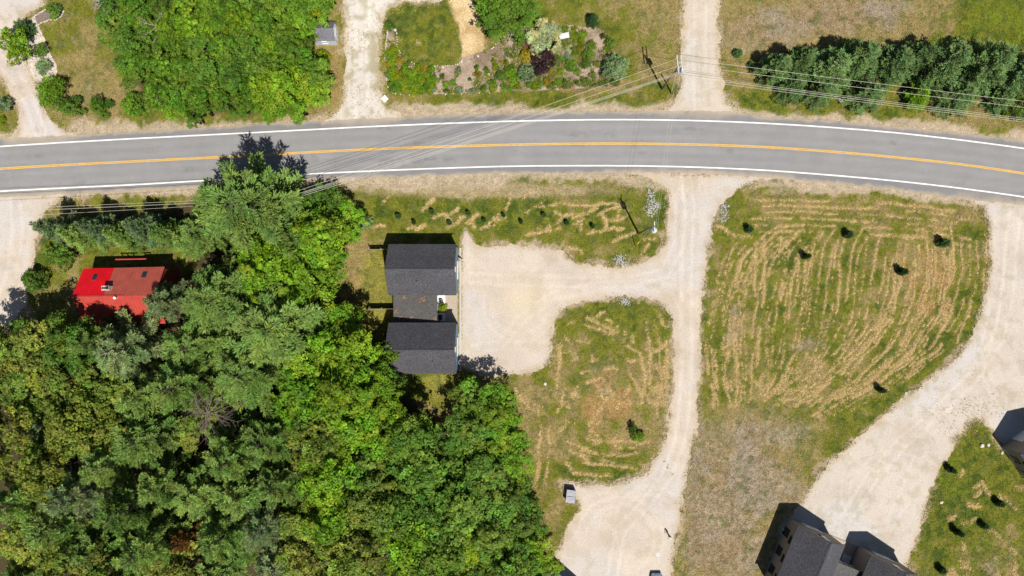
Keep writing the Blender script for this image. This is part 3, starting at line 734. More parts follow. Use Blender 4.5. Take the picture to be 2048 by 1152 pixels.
def broadleaf(name, R, Hc, clump_r, leaf, per, lobes=7, fill=1.0, zc=0.0):
    """crown of leaf clumps spread over overlapping lobes; centred on the origin, top at about +Hc/2"""
    Pc = []; Lb = []; Lh = []
    for k in range(lobes):
        # boughs spread over a dome by the golden angle, each its own rounded mass with a gap to the next
        d = R * .80 * np.sqrt((k + .3 * RNG.random()) / lobes); an = k * 2.39996 + RNG.normal() * .25
        lr = R * 1.02 / np.sqrt(lobes) * (.72 + .6 * RNG.random())
        z = Hc * (.30 - .62 * (d / R) ** 2 + .44 * (RNG.random() - .5))
        m = max(5, int(fill * 2.2 * np.pi * lr * lr / (np.pi * clump_r ** 2) * 2.2))
        u = rand_unit(m * 3); u = u[u[:, 2] > -.15][:m]
        rad = lr * (.70 + .36 * RNG.random(len(u)))[:, None]
        Pc.append(np.array([d * np.cos(an), d * np.sin(an), z]) + u * rad * np.array([1, 1, .95]))
        Lb.append(np.full(len(u), .72 + .56 * RNG.random())); Lh.append(np.repeat(leaf_hue(1, .2), len(u), 0))
    Pc = np.concatenate(Pc)
    n = len(Pc); cb = np.concatenate(Lb) * (.72 + .5 * RNG.random(n)); ch = leaf_hue(n, .14) * np.concatenate(Lh)
    cs = clump_r * (.45 + 1.1 * RNG.random(n))
    idx = np.repeat(np.arange(n), per); m = len(idx)
    u = rand_unit(m); u[:, 2] = np.abs(u[:, 2]) * .9 - .15
    P = Pc[idx] + u * (cs[idx] * (.55 + .5 * RNG.random(m)))[:, None] * np.array([1, 1, .75])
    nr = u + rand_unit(m) * .42 + np.array([0, 0, .25]); nr /= np.linalg.norm(nr, axis=1, keepdims=True)
    V, C = leaf_quads(P, nr, leaf, cb[idx] * (.75 + .5 * RNG.random(m)), ch[idx] * leaf_hue(m, .08))
    lo, hi = np.percentile(V[:, :2], 1.5, axis=0), np.percentile(V[:, :2], 98.5, axis=0)
    V[:, :2] = (V[:, :2] - (lo + hi) / 2) * (2 * R / (hi - lo).mean())
    return np_mesh(name, V, np.arange(len(V)).reshape(-1, 4), C)

def blades_on(P, D, length, width, per, cone, bright, hue):
    """needle brushes at P pointing along D"""
    n = len(P); idx = np.repeat(np.arange(n), per); m = len(idx)
    d = D[idx] + rand_unit(m) * cone; d /= np.linalg.norm(d, axis=1, keepdims=True)
    s = np.cross(d, rand_unit(m)); s /= np.linalg.norm(s, axis=1, keepdims=True) + 1e-9
    L = length * (.6 + .7 * RNG.random(m))[:, None]; w = width * (.7 + .6 * RNG.random(m))[:, None]
    b = P[idx] + rand_unit(m) * .03
    V = np.stack([b - s * w * .4, b + s * w * .4, b + d * L + s * w * .3 , b + d * L - s * w * .3], 1).reshape(-1, 3)
    br = bright[idx] * (.75 + .5 * RNG.random(m))
    C = hue[idx] * leaf_hue(m, .08) * br[:, None]
    return V, np.repeat(C, 4, 0)

def conifer(name, R, Hh, z0, whorl, nb, rise, droop, twig, tuft, blade, per, shape=.85, gap=.0, flat=.16, wid=.075):
    """whorled branches with side twigs ending in needle brushes; base of the trunk at the origin"""
    P = []; D = []; B = []; Hu = []; limbs = []
    z = z0
    while z < Hh - .25:
        t = (z - z0) / (Hh - z0)
        L0 = R * (1 - t) ** shape * (1 if t > .12 else .8 + 1.6 * t)
        k = nb if t < .85 else max(3, nb - 2)
        off = RNG.random() * 6.28
        for j in range(k):
            if RNG.random() < gap: continue
            an = off + 6.283 * (j + .5 * RNG.random()) / k
            L = max(.25, L0 * (.7 + .45 * RNG.random())); zz = z + (RNG.random() - .5) * whorl * .8
            bdir = np.array([np.cos(an), np.sin(an), 0]); side = np.array([-np.sin(an), np.cos(an), 0])
            ri = rise * (.6 + .6 * RNG.random())
            bb = .75 + .45 * RNG.random(); bh = leaf_hue(1, .15)[0]
            pos = lambda s: np.array([0, 0, zz]) + bdir * L * s + np.array([0, 0, 1]) * L * (ri * s - droop * s * s)
            limbs.append((pos(0), pos(.9), .012 + .016 * L))
            s = .25 if L > 1.2 else .1
            while s < 1.0:
                p = pos(s); tl = twig * L * (1.15 - s) * (.7 + .5 * RNG.random()) + .12
                for sg in (-1, 1):
                    dv = bdir * .75 + side * sg * .75 + np.array([0, 0, flat]); dv /= np.linalg.norm(dv)
                    q = 0.12
                    while q < tl + .1:
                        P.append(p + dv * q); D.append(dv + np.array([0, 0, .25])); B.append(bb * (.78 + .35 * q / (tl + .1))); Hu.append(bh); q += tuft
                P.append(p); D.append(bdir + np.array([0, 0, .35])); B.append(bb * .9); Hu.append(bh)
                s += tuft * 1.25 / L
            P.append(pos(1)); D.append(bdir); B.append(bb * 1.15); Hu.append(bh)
        z += whorl * (.8 + .4 * RNG.random())
    for q in np.arange(0, .6, .12):
        P.append(np.array([0, 0, Hh - .5 + q])); D.append(np.array([0, 0, 1.0])); B.append(1.1); Hu.append(np.ones(3))
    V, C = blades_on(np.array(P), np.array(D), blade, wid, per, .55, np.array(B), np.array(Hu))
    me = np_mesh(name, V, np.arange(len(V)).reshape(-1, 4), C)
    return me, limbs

def trunk_mesh(name, Hh, r, limbs=None, lean=0.0, nlimb=6, R=3.0):
    b = MB()
    b.tube([(0, 0, -.1), (lean * .3, 0, Hh * .35), (lean, lean * .4, Hh * .7), (lean * .8, lean, Hh)], [r * 1.25, r, r * .6, r * .12], 8)
    if limbs is None:
        for k in range(nlimb):
            an = 6.283 * (k + .5 * random.random()) / nlimb; z = Hh * (.4 + .35 * random.random())
            L = R * (.5 + .35 * random.random())
            b.tube([(lean * z / Hh, 0, z), (math.cos(an) * L * .5, math.sin(an) * L * .5, z + L * .35), (math.cos(an) * L, math.sin(an) * L, z + L * .55)], [r * .4, r * .25, r * .06], 5)
    else:
        for a, c, rr in limbs[::1]:
            b.tube([a, c], [rr, rr * .35], 4, cap=False)
    me = bpy.data.meshes.new(name); me.from_pydata(b.v, [], b.f); me.update()
    for p in me.polygons: p.use_smooth = True
    return me

# shared tree shapes ----------------------------------------------------
PROTO = {}
def proto_broad(key, n, R, Hc, base, clump, leaf, per, lobes, fill=1.0):
    PROTO[key] = []
    for i in range(n):
        cm = broadleaf("crown", R, Hc, clump, leaf, per, lobes, fill)
        tm = trunk_mesh("trunk", base + Hc * .25, .028 * (base + Hc), None, .2, 6, R)
        cm.materials.append(LEAF['maple']); tm.materials.append(M['bark'])
        PROTO[key].append((cm, tm, base, R, base + Hc * .5))
proto_broad('broad', 3, 3.4, 6.4, 8.0, .50, .26, 46, 15, .62)
_b1 = PROTO['broad']
proto_broad('broad', 3, 3.4, 6.8, 8.0, .40, .23, 34, 20, .66)
PROTO['broad'] = _b1 + PROTO['broad']
proto_broad('broadfine', 3, 3.4, 5.6, 7.0, .36, .21, 28, 26, .75)
proto_broad('bush', 4, 1.5, 2.2, 1.25, .26, .15, 26, 10, .9)
proto_broad('mound', 3, .60, .75, .22, .12, .08, 14, 7, .9)
def proto_con(key, n, R, Hh, *a, **k):
    PROTO[key] = []
    for i in range(n):
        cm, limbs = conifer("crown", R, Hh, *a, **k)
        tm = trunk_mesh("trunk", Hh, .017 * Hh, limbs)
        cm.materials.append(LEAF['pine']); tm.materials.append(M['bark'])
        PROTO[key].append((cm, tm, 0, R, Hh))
#                R    H   z0  whorl nb rise droop twig tuft blade per
proto_con('pine', 5, 4.7, 14, 3.5, .95, 6, .30, .06, .25, .24, .36, 8, shape=.58, gap=.20, wid=.09)
proto_con('fir', 4, 2.6, 9.0, .5, .50, 7, .10, .16, .36, .26, .28, 5, shape=.85, gap=.04, wid=.08)
proto_con('bigfir', 5, 3.5, 10.0, .6, .70, 6, .20, .10, .26, .24, .32, 7, shape=.72, gap=.10, wid=.085)
proto_con('sapling', 3, .55, 1.45, .12, .17, 6, .25, .05, .35, .12, .16, 5, shape=.9, wid=.05)
print("tris:", {k: len(v[0][0].polygons) * 2 for k, v in PROTO.items()})

def place(kind, name, leaf, px, py, r, h, label, cat="tree", group=None, top=False, squash=1.0):
    """r: crown radius in plan units at crown height; h: tree height in metres"""
    var = random.randrange(len(PROTO[kind])); cm, tm, cz, R0, H0 = PROTO[kind][var]
    con = kind in ('pine', 'fir', 'bigfir', 'sapling')
    zc = h * (.6 if con else .72)
    g = G(px, py, zc); rw = r / PPM * (CAM_H - zc) / CAM_H
    sx = rw / R0; sz = h / H0
    root = empty(name, (g.x, g.y, -.05), random.random() * 6.28, label, cat, group)
    root.scale = (sx * random.uniform(.93, 1.07), sx * random.uniform(.93, 1.07) * squash, sz)
    c = bpy.data.objects.new("crown", cm); c.location = (0, 0, cz)
    link(c, root)
    c.material_slots[0].link = 'OBJECT'; c.material_slots[0].material = LEAF[leaf]
    tr = bpy.data.objects.new("trunk", tm); link(tr, root)
    if leaf == 'palepine':
        tr.material_slots[0].link = 'OBJECT'; tr.material_slots[0].material = M['palebark']
    return root

WORDS = {'maple': "bright green broadleaf tree", 'oak': "dark green broadleaf tree", 'olive': "olive green broadleaf tree", 'lime': "yellow green broadleaf tree", 'wood': "green broadleaf tree", 'pine': "grey green pine", 'palepine': "pale sparse pine", 'fir': "dark green conifer", 'spruce': "blue green spruce", 'rust': "rusty brown pine"}

# the wood above the road, row by row ------------------------------------
rows = [(206, 350, 585, 6), (182, 312, 622, 8), (143, 292, 620, 8), (99, 272, 592, 8), (52, 238, 592, 8), (6, 228, 630, 9), (-45, 220, 640, 8)]
for ri, (y, xa, xb, n) in enumerate(rows):
    for k in range(n):
        x = xa + (xb - xa) * k / (n - 1) + random.uniform(-8, 8); yy = y + random.uniform(-9, 9)
        leaf = random.choice(['wood', 'wood', 'wood', 'maple', 'oak'])
        if x > 560 and y > 150: leaf = 'maple'
        if x < 270 : leaf = 'oak'
        place(random.choice(['broad', 'broad', 'broadfine']), "broadleaf_tree", leaf, x, yy, random.uniform(33, 44) if ri else 28, random.uniform(6.5, 9.5) - (1.5 if ri == 0 else 0),
              f"{WORDS[leaf]}, {ORD[k]} from left in {ORD[ri]} row above the road in roadside wood", "tree", "trees of the roadside wood")
place('broad', "broadleaf_tree", 'lime', 632, 22, 22, 5, "small yellow green tree just above the grey shed", "tree", "trees of the roadside wood")
place('bush', "shrub", 'lime', 645, 110, 12, 2.2, "yellow green shrub below the grey shed", "shrub")
place('bush', "shrub", 'maple', 645, 130, 14, 2.2, "light green shrub second below the grey shed", "shrub")
place('broad', "broadleaf_tree", 'oak', 388, 234, 18, 4.5, "dark green tree overhanging the road's white edge line", "tree", "trees of the roadside wood")

# the woods at the lower left --------------------------------------------
W2 = [
 # pines and big single trees: (x, y, r, leaf, h)
 (500, 418, 106, 'pine', 20.5), (405, 470, 46, 'pine', 11), (440, 600, 84, 'pine', 15), (560, 655, 104, 'pine', 17), (395, 695, 70, 'pine', 15), (500, 745, 84, 'pine', 15.5),
 (335, 605, 46, 'palepine', 13), (255, 700, 70, 'palepine', 15), (300, 790, 62, 'pine', 15), (365, 770, 60, 'pine', 15), (300, 875, 66, 'pine', 15), (225, 925, 60, 'pine', 14),
 (470, 915, 58, 'pine', 14), (535, 880, 64, 'pine', 15), (560, 965, 58, 'pine', 14), (485, 990, 60, 'pine', 14), (400, 985, 66, 'pine', 15), (330, 965, 56, 'pine', 14), (265, 1015, 66, 'pine', 15),
 (165, 985, 56, 'palepine', 14), (40, 1000, 62, 'pine', 14), (120, 1050, 60, 'pine', 14), (200, 1095, 62, 'pine', 15), (300, 1090, 62, 'pine', 15), (450, 1070, 60, 'pine', 14), (535, 1050, 58, 'palepine', 14), (440, 1145, 60, 'pine', 14), (250, 1165, 60, 'pine', 14), (560, 1130, 56, 'palepine', 14),
 (90, 850, 56, 'palepine', 13), (445, 862, 40, 'pine', 8), (440, 790, 36, 'olive', 8), (385, 850, 38, 'olive', 8.5), (350, 1150, 56, 'olive', 12), (375, 1075, 34, 'rust', 10), (60, 1090, 56, 'olive', 12), (150, 1150, 58, 'olive', 12), (50, 1165, 56, 'pine', 13), (100, 940, 46, 'olive', 12),
 # broadleaf
 (60, 715, 58, 'olive', 13), (150, 688, 48, 'oak', 14.5), (205, 682, 46, 'pine', 15.5), (108, 700, 46, 'olive', 13), (20, 780, 58, 'oak', 13), (140, 765, 58, 'olive', 13), (205, 790, 52, 'olive', 12), (165, 850, 56, 'olive', 13), (20, 880, 58, 'olive', 13), (230, 850, 44, 'olive', 12), (0, 690, 50, 'oak', 12),
 (590, 495, 54, 'maple', 11), (545, 545, 50, 'maple', 11), (640, 475, 46, 'maple', 10), (605, 570, 56, 'maple', 11), (655, 535, 34, 'maple', 8), (520, 495, 38, 'maple', 10), (690, 440, 34, 'maple', 6), (650, 408, 32, 'oak', 5.5), (615, 435, 40, 'oak', 5.5),
 (650, 635, 46, 'maple', 11), (688, 660, 40, 'maple', 10), (690, 715, 52, 'maple', 11.5), (640, 735, 52, 'maple', 12), (735, 745, 52, 'maple', 12), (680, 790, 60, 'maple', 13), (610, 810, 60, 'maple', 13), (745, 805, 50, 'maple', 12), (772, 775, 30, 'oak', 9),
 (760, 860, 55, 'maple', 13), (690, 865, 60, 'maple', 13), (630, 885, 56, 'olive', 13), (812, 870, 44, 'oak', 11), (820, 935, 58, 'oak', 12), (745, 930, 60, 'oak', 13), (672, 950, 56, 'maple', 13), (865, 905, 36, 'oak', 7),
 (940, 805, 36, 'oak', 7.5), (985, 825, 44, 'maple', 8.5), (945, 862, 48, 'oak', 9), (1002, 880, 44, 'maple', 8.5), (1018, 930, 38, 'maple', 7.5), (965, 930, 48, 'oak', 9), (1026, 985, 34, 'oak', 7), (975, 990, 52, 'oak', 10), (900, 985, 44, 'oak', 8), (830, 1015, 56, 'oak', 12), (755, 1010, 54, 'olive', 13),
 (1040, 1045, 40, 'oak', 8), (985, 1060, 52, 'oak', 10), (938, 1092, 44, 'lime', 11), (895, 1045, 48, 'oak', 10), (868, 1110, 54, 'oak', 11), (1062, 1095, 38, 'maple', 8), (1015, 1120, 48, 'oak', 10), (1086, 1138, 30, 'maple', 7.5), (940, 1155, 50, 'oak', 10), (800, 1085, 56, 'maple', 12), (735, 1085, 54, 'olive', 12), (670, 1035, 52, 'maple', 12), (680, 1115, 54, 'olive', 12), (610, 1040, 46, 'olive', 12), (620, 1115, 52, 'olive', 12), (790, 1160, 54, 'oak', 11), (870, 1175, 50, 'oak', 11), (1040, 1175, 46, 'oak', 9), (700, 1180, 50, 'olive', 12),
]
W2 = [w for w in W2]
NEAR = {(150, 688), (205, 682), (335, 605), (255, 700), (735, 745), (772, 775)}
bands = {}
for w in W2: bands.setdefault(int((w[1] - 400) // 75), []).append(w)
for b in sorted(bands):
    for k, (x, y, r, leaf, h) in enumerate(sorted(bands[b])):
        con = leaf in ('pine', 'palepine', 'rust')
        if (x, y) == (500, 418): lab = "tall grey green pine casting its shadow onto the road"
        elif (x, y) == (335, 605): lab = "pale sparse pine leaning over the red roof"
        elif (x, y) == (938, 1092): lab = "vivid yellow green tree low in the lower woods"
        elif (x, y) == (375, 1075): lab = "rusty brown dying pine deep in the lower woods"
        else: lab = f"{WORDS[leaf]}, {ORD[k]} from left in {ORD[b]} row of the lower left woods"
        place('pine' if con else random.choice(['broad', 'broad', 'broadfine']) if leaf != 'maple' else 'broad', "pine_tree" if con else "broadleaf_tree", leaf, x, y, r * (1.16 if con else 1.12), h * (random.uniform(.78, 1.20) if h > 9.5 and r < 95 and (x, y) not in NEAR else 1.0), lab, "tree", "trees of the lower left woods")

# conifer rows -------------------------------------------------------------
for k, (x, y, r, h) in enumerate([(1560, 132, 42, 7.5), (1604, 120, 46, 8.5), (1668, 132, 56, 9), (1722, 112, 58, 10), (1790, 128, 62, 9.5), (1842, 112, 46, 8), (1900, 118, 66, 10.5), (1986, 122, 66, 10.5), (2060, 140, 60, 9)]):
    place('bigfir', "conifer", 'fir', x, y, r, h, f"dark green conifer, {ORD[k]} from left in the upper row behind the wires", "tree", "conifer screen above the road")
for k, (x, y, r, h) in enumerate([(1590, 170, 36, 5), (1645, 182, 34, 5), (1742, 184, 42, 5.5), (1842, 188, 32, 4), (1925, 186, 46, 6), (2010, 196, 34, 4.5)]):
    place('bigfir', "conifer", 'fir' if k != 3 else 'maple', x, y, r, h, f"lower conifer, {ORD[k]} from left in the front row under the wires", "tree", "conifer screen above the road")
for k, (x, y, r, h) in enumerate([(104, 455, 40, 11), (152, 468, 38, 10), (192, 456, 40, 11.5), (240, 470, 38, 10), (282, 455, 42, 11), (330, 468, 42, 10.5), (372, 482, 42, 9)]):
    place('bigfir', "spruce_tree", 'spruce' if k in (0, 2, 4) else 'pine', x, y, r, h, f"grey green spruce, {ORD[k]} from left in the screen above the red house", "tree", "spruce screen between road and red house")

# single trees and shrubs ---------------------------------------------------
for kind, nm, leaf, x, y, r, h, lab in [
 ('bush', "broadleaf_tree", 'maple', 29, 90, 29, 3.6, "bushy green tree at the left drive's stone bed"),
 ('sapling', "conifer", 'sapling', 45, 54, 14, 2.6, "small dark conifer above the bushy tree by the left drive"),
 ('bush', "shrub", 'oak', 80, 100, 13, 1.6, "dark green shrub beside the pale stone bed"),
 ('bush', "conifer", 'spruce', 84, 133, 15, 1.2, "low blue green spruce on the pale stone bed"),
 ('bush', "shrub", 'maple', 102, 186, 30, 3.0, "large green shrub at the lower end of the stone bed"),
 ('bush', "shrub", 'oak', 140, 210, 21, 2.4, "green shrub touching the large shrub by the left drive"),
 ('bush', "shrub", 'wood', 200, 211, 19, 2.0, "isolated green shrub midway along the dry lawn edge"),
 ('bush', "shrub", 'wood', 264, 207, 24, 2.4, "green shrub at the lawn corner nearest the roadside wood"),
 ('bush', "conifer", 'spruce', 4, 207, 15, 2.0, "blue green spruce at the left picture edge"),
 ('mound', "shrub", 'lime', 1, 240, 8, .9, "small lime shrub at the left picture edge"),
 ('bush', "shrub", 'oak', 104, 20, 13, 1.8, "dark shrub on the grey mulch bed ringed with stones"),
 ('bush', "shrub", 'oak', 118, 512, 24, 3.2, "round dark shrub between left drive and red house"),
 ('bush', "shrub", 'oak', 62, 560, 22, 3, "dark shrub in shade beside the lower left drive"),
 ('bush', "shrub", 'lime', 106, 482, 9, 1.2, "yellow flowering shrub at the spruce screen's foot"),
 ('broadfine', "broadleaf_tree", 'wood', 1014, 22, 52, 6.5, "dense rounded green tree at the top middle"),
 ('fir', "conifer", 'sapling', 1187, 36, 16, 3.0, "small dark conifer alone on the upper lawn"),
 ('bush', "shrub", 'spruce', 1232, 132, 25, 2.6, "round blue green shrub at the right end of the garden bed"),
 ('broadfine', "shrub", 'cream', 1090, 78, 34, 3.6, "large cream variegated shrub in the garden bed"),
 ('bush', "shrub", 'purple', 1086, 116, 22, 3.0, "dark purple leaved shrub in the garden bed"),
 ('bush', "shrub", 'purple', 1078, 138, 11, 2.0, "small purple shrub at the foot of the dark purple one"),
 ('mound', "shrub", 'pink', 1056, 89, 8.5, 1.0, "pink red shrub in the garden bed"),
 ('bush', "shrub", 'olive', 1042, 78, 12, 1.4, "brownish green shrub left of the pink one"),
 ('bush', "shrub", 'gold', 1054, 109, 15, 1.4, "golden brown shrub left of the purple one"),
 ('bush', "conifer", 'spruce', 1054, 142, 17, 1.9, "blue green round shrub below the golden one"),
 ('bush', "shrub", 'wood', 1142, 131, 11, 1.0, "neat round green shrub in the middle of the garden bed"),
 ('bush', "shrub", 'maple', 1022, 140, 12, 1.2, "round bright green shrub beside the blue green one"),
 ('bush', "shrub", 'oak', 1002, 150, 10, 1.0, "dark round shrub in the garden bed's middle left"),
 ('bush', "shrub", 'maple', 1027, 158, 11, 1.0, "bright green shrub below its round neighbour"),
 ('bush', "shrub", 'oak', 1178, 108, 11, 1.1, "dark green shrub in the right half of the garden bed"),
 ('mound', "shrub", 'lime', 1195, 128, 7, .7, "small lime shrub left of the round blue green shrub"),
 ('bush', "shrub", 'maple', 1184, 90, 9, 1.0, "green shrub in the upper right of the garden bed"),
 ('bush', "shrub", 'oak', 1220, 84, 9, 1.2, "dark shrub on the garden bed's upper right rim"),
 ('bush', "shrub", 'oak', 1172, 127, 9, .9, "dark green shrub right of the neat round one"),
 ('bush', "shrub", 'oak', 780, 50, 9, 1.3, "dark green shrub at the tip of the left garden bed"),
 ('sapling', "shrub", 'sapling', 1477, 105, 8, 1.2, "small dark shrub beside the upper right drive"),
 ('sapling', "shrub", 'sapling', 1504, 130, 7, 1.0, "small dark shrub nearest the conifer screen's left end"),
 ('bush', "shrub", 'maple', 1276, 874, 11, 1.3, "bright green bush on the grass island"),
 ('bush', "shrub", 'oak', 1266, 858, 8, 1.4, "dark sapling above the bright bush on the grass island"),
 ('bush', "shrub", 'wood', 712, 432, 20, 2.4, "light green shrub above the teal tank"),
 ('bush', "shrub", 'maple', 697, 470, 18, 2.2, "green shrub left of the teal tank"),
 ('bush', "shrub", 'spruce', 728, 444, 14, 1.6, "grey green shrub right of the teal tank"),
 ('bush', "shrub", 'oak', 934, 762, 15, 2.2, "dark shrub at the lower end of the dark roofed house"),
 ('bush', "shrub", 'lime', 885, 614, 8.5, 1.1, "yellow green potted bush on the porch"),
 ('bush', "shrub", 'oak', 1060, 1010, 16, 2.5, "dark shrub at the woods' edge below the dumpster"),
 ('bush', "shrub", 'oak', 2046, 215, 24, 3, "dark shrub at the right end of the conifer screen"),
]:
    place(kind, nm, leaf, x, y, r, h, lab, "shrub" if nm == "shrub" else "tree")

# planted saplings
for k, (x, y) in enumerate([(795, 430), (827, 442), (863, 421), (898, 443), (936, 424), (968, 438), (1007, 428), (1042, 441), (1088, 428), (1134, 443), (1186, 450)]):
    place('sapling', "sapling", 'sapling', x, y + 2, random.uniform(3.6, 5.2), random.uniform(1.0, 1.5), f"small spruce sapling, {ORD[k]} from left in the roadside row", "sapling", "saplings planted along the road")
for x, y, s, lab in [(1500, 458, 9, "dark conifer sapling at the field's upper left"), (1700, 468, 10, "dark conifer sapling at the field's upper middle"), (1890, 485, 12, "dark conifer sapling at the field's upper right"), (1615, 512, 9, "dark conifer sapling in the field's centre left"), (1808, 543, 10, "dark conifer sapling in the field's centre right"), (1766, 781, 9, "dark conifer sapling near the field's lower edge"),
                  (1906, 941, 9, "dark conifer sapling nearest the right gravel drive"), (2002, 1008, 10, "dark conifer sapling farthest right on the lower lawn"), (1971, 1053, 9, "dark conifer sapling in the middle of the lower right lawn"), (1919, 1066, 9, "dark conifer sapling left of its pair on the lower right lawn"), (1886, 1142, 9, "dark conifer sapling at the bottom edge beside the twin gable house")]:
    place('sapling', "sapling", 'sapling', x, y, s * random.uniform(.6, .8), random.uniform(1.6, 2.4), lab, "sapling", "conifer saplings on the mown fields")

# garden mounds
mass = []
random.seed(21)
for k in range(400):
    x, y = random.uniform(776, 868), random.uniform(97, 182)
    if y < 128 and x > 800: continue
    if y < 112 and x > 790: continue
    if sdf_poly(BED['garden_bed'], np.array([x]), np.array([y]))[0] > -4: continue
    if all((x - a) ** 2 + (y - b) ** 2 > 9.2 ** 2 for a, b in mass): mass.append((x, y))
mass.sort(key=lambda p: (int((p[1] - 95) // 15), p[0]))
cnt = {}
for x, y in mass:
    r = int((y - 95) // 15); cnt[r] = cnt.get(r, 0) + 1
    place('bush', "perennial", random.choice(['lime', 'lime', 'maple', 'maple', 'gold'] if y < 150 else ['lime', 'maple', 'maple', 'wood']), x, y, random.uniform(7, 9.5), random.uniform(.7, 1.1), f"low leafy mound, {ORD[cnt[r]-1]} from left in {ORD[r]} row of the left garden bed", "perennial", "mounded plants in the left garden bed")
singles = [(884, 153, 6, 'olive'), (892, 168, 7, 'maple'), (906, 166, 7, 'maple'), (917, 140, 6, 'spruce'), (955, 148, 8, 'gold'), (953, 134, 6, 'maple'), (973, 140, 7, 'oak'), (868, 178, 6, 'spruce'), (844, 177, 5, 'olive'), (895, 182, 5, 'olive'), (918, 180, 7, 'spruce'), (943, 182, 7, 'spruce'), (967, 176, 8, 'oak'), (985, 165, 9, 'maple'), (992, 135, 7, 'lime'), (985, 178, 8, 'lime'), (1008, 174, 8, 'maple'), (1020, 180, 6, 'oak'), (1036, 172, 7, 'lime'), (1058, 168, 6, 'oak'), (1070, 172, 9, 'lime'), (1083, 168, 6, 'oak'), (1094, 164, 8, 'gold'), (1104, 172, 8, 'olive'), (1116, 162, 8, 'maple'), (1131, 164, 5, 'oak'), (1155, 166, 5, 'oak'), (1168, 160, 8, 'olive'), (1178, 165, 5, 'oak'), (1202, 166, 5, 'oak'), (1224, 163, 5, 'oak'), (1110, 128, 8, 'oak'), (1118, 115, 9, 'oak'), (1100, 142, 7, 'gold'), (1120, 145, 7, 'lime'), (1150, 100, 9, 'olive'), (1160, 85, 9, 'lime'), (1150, 72, 9, 'lime'), (1166, 70, 8, 'maple'), (1138, 95, 8, 'cream'), (1152, 112, 8, 'olive'), (1160, 98, 7, 'gold'), (1135, 112, 8, 'spruce'), (1132, 60, 8, 'maple'), (1148, 58, 7, 'lime'), (1206, 72, 6, 'oak'), (1212, 96, 5, 'maple'), (1012, 124, 6, 'lime'), (988, 122, 5, 'lime'), (940, 158, 4, 'oak'), (1155, 145, 7, 'olive'), (1130, 150, 7, 'cream'), (1185, 150, 7, 'olive'), (1205, 148, 6, 'gold')]
singles.sort()
for k, (x, y, r, leaf) in enumerate(singles):
    w = {'olive': "olive", 'maple': "bright green", 'spruce': "grey green", 'gold': "golden", 'oak': "dark green", 'lime': "lime green", 'cream': "cream"}[leaf]
    half = "upper" if y < 120 else "middle" if y < 155 else "roadside"
    sec = [s for s in singles[:k + 1] if ("upper" if s[1] < 120 else "middle" if s[1] < 155 else "roadside") == half and s[3] == leaf]
    place('mound', "perennial", leaf, x, y, r, random.uniform(.45, .8), f"{w} mound plant, {ORD[len(sec)-1]} {leaf if False else 'of its colour'} from left in the garden bed's {half} part", "perennial", "scattered plants in the garden bed")

# dead tree with bare radiating branches -------------------------------------
def dead_tree(px, py, r, h, label, seed, mat):
    random.seed(seed)
    g = G(px, py, h * .7); root = empty("dead_tree", (g.x, g.y, 0), 0, label, "tree")
    MB().tube([(0, 0, -.1), (.1, 0, h * .5), (0, .1, h)], [.2, .14, .03], 8).build("trunk", mat, root, True)
    for k in range(26):
        an = k * 2.4 + random.uniform(-.3, .3); z = h * random.uniform(.45, .97); L = r / PPM * random.uniform(.6, 1.1) * (1.15 - .5 * (z / h - .45))
        b = MB(); P0 = Vector((0, 0, z)); d = Vector((math.cos(an), math.sin(an), random.uniform(-.1, .3)))
        mid = P0 + d * L * .5 + Vector((random.uniform(-.2, .2), random.uniform(-.2, .2), 0)); end = P0 + d * L
        b.tube([P0, mid, end], [.055, .04, .012], 5)
        for q in range(6):
            s = P0.lerp(end, random.uniform(.35, .95)); a2 = an + random.choice((-1, 1)) * random.uniform(.4, .9); l2 = L * random.uniform(.18, .4)
            b.tube([s, s + Vector((math.cos(a2) * l2, math.sin(a2) * l2, random.uniform(-.1, .3)))], [.024, .008], 4)
        b.build("branch", mat, root)
dead_tree(425, 825, 54, 13.6, "bare dead tree with radiating grey branches in the lower woods", 3, M['deadwood'])
dead_tree(322, 62, 34, 8.6, "bare pale dead tree in the upper left roadside wood", 5, M['palebark'])
dead_tree(215, 14, 26, 7.5, "bare pale branches at the roadside wood's top left corner", 8, M['palebark'])
random.seed(99)
# ------------------------------------------------------------------ twin gable houses
EAVE, RIDGE = 4.3, 7.35
BX, BY, OV, OVX = 4.80, 3.35, 0.30, 0.05        # half length and half width of a block, overhang

def window_part(root, c, w, h, normal, mat_frame, tall=False):
    """framed window set in a wall; normal is +/-x or +/-y in the house frame"""
    nx_, ny_ = normal; t = (-ny_, nx_)
    def boxat(a, z, da, dz, proud, depth):
        cx = c[0] + t[0] * a + nx_ * proud; cy = c[1] + t[1] * a + ny_ * proud
        d = (depth, da, dz) if nx_ else (da, depth, dz)
        return (cx, cy, c[2] + z), d
    fr = MB(); b = .09
    for a, z, da, dz in ((0, h / 2, w + 2 * b, b), (0, -h / 2, w + 2 * b, b), (-w / 2 - b / 2 + .002, 0, b, h - b), (w / 2 + b / 2 - .002, 0, b, h - b)):
        fr.box(*boxat(a, z, da, dz, .05, .10))
    f = fr.build("window", mat_frame, root)
    MB().box(*boxat(0, 0, w - .01, h - b - .01, .02, .06)).build("pane", M['glass'], f)
    MB().box(*boxat(0, 0, w - .02, .05, .045, .05)).build("meeting_rail", mat_frame, f)
    MB().box(*boxat(0, -h / 2 - b * .8, w + .3, .06, .07, .18)).build("sill", mat_frame, f)
    return f

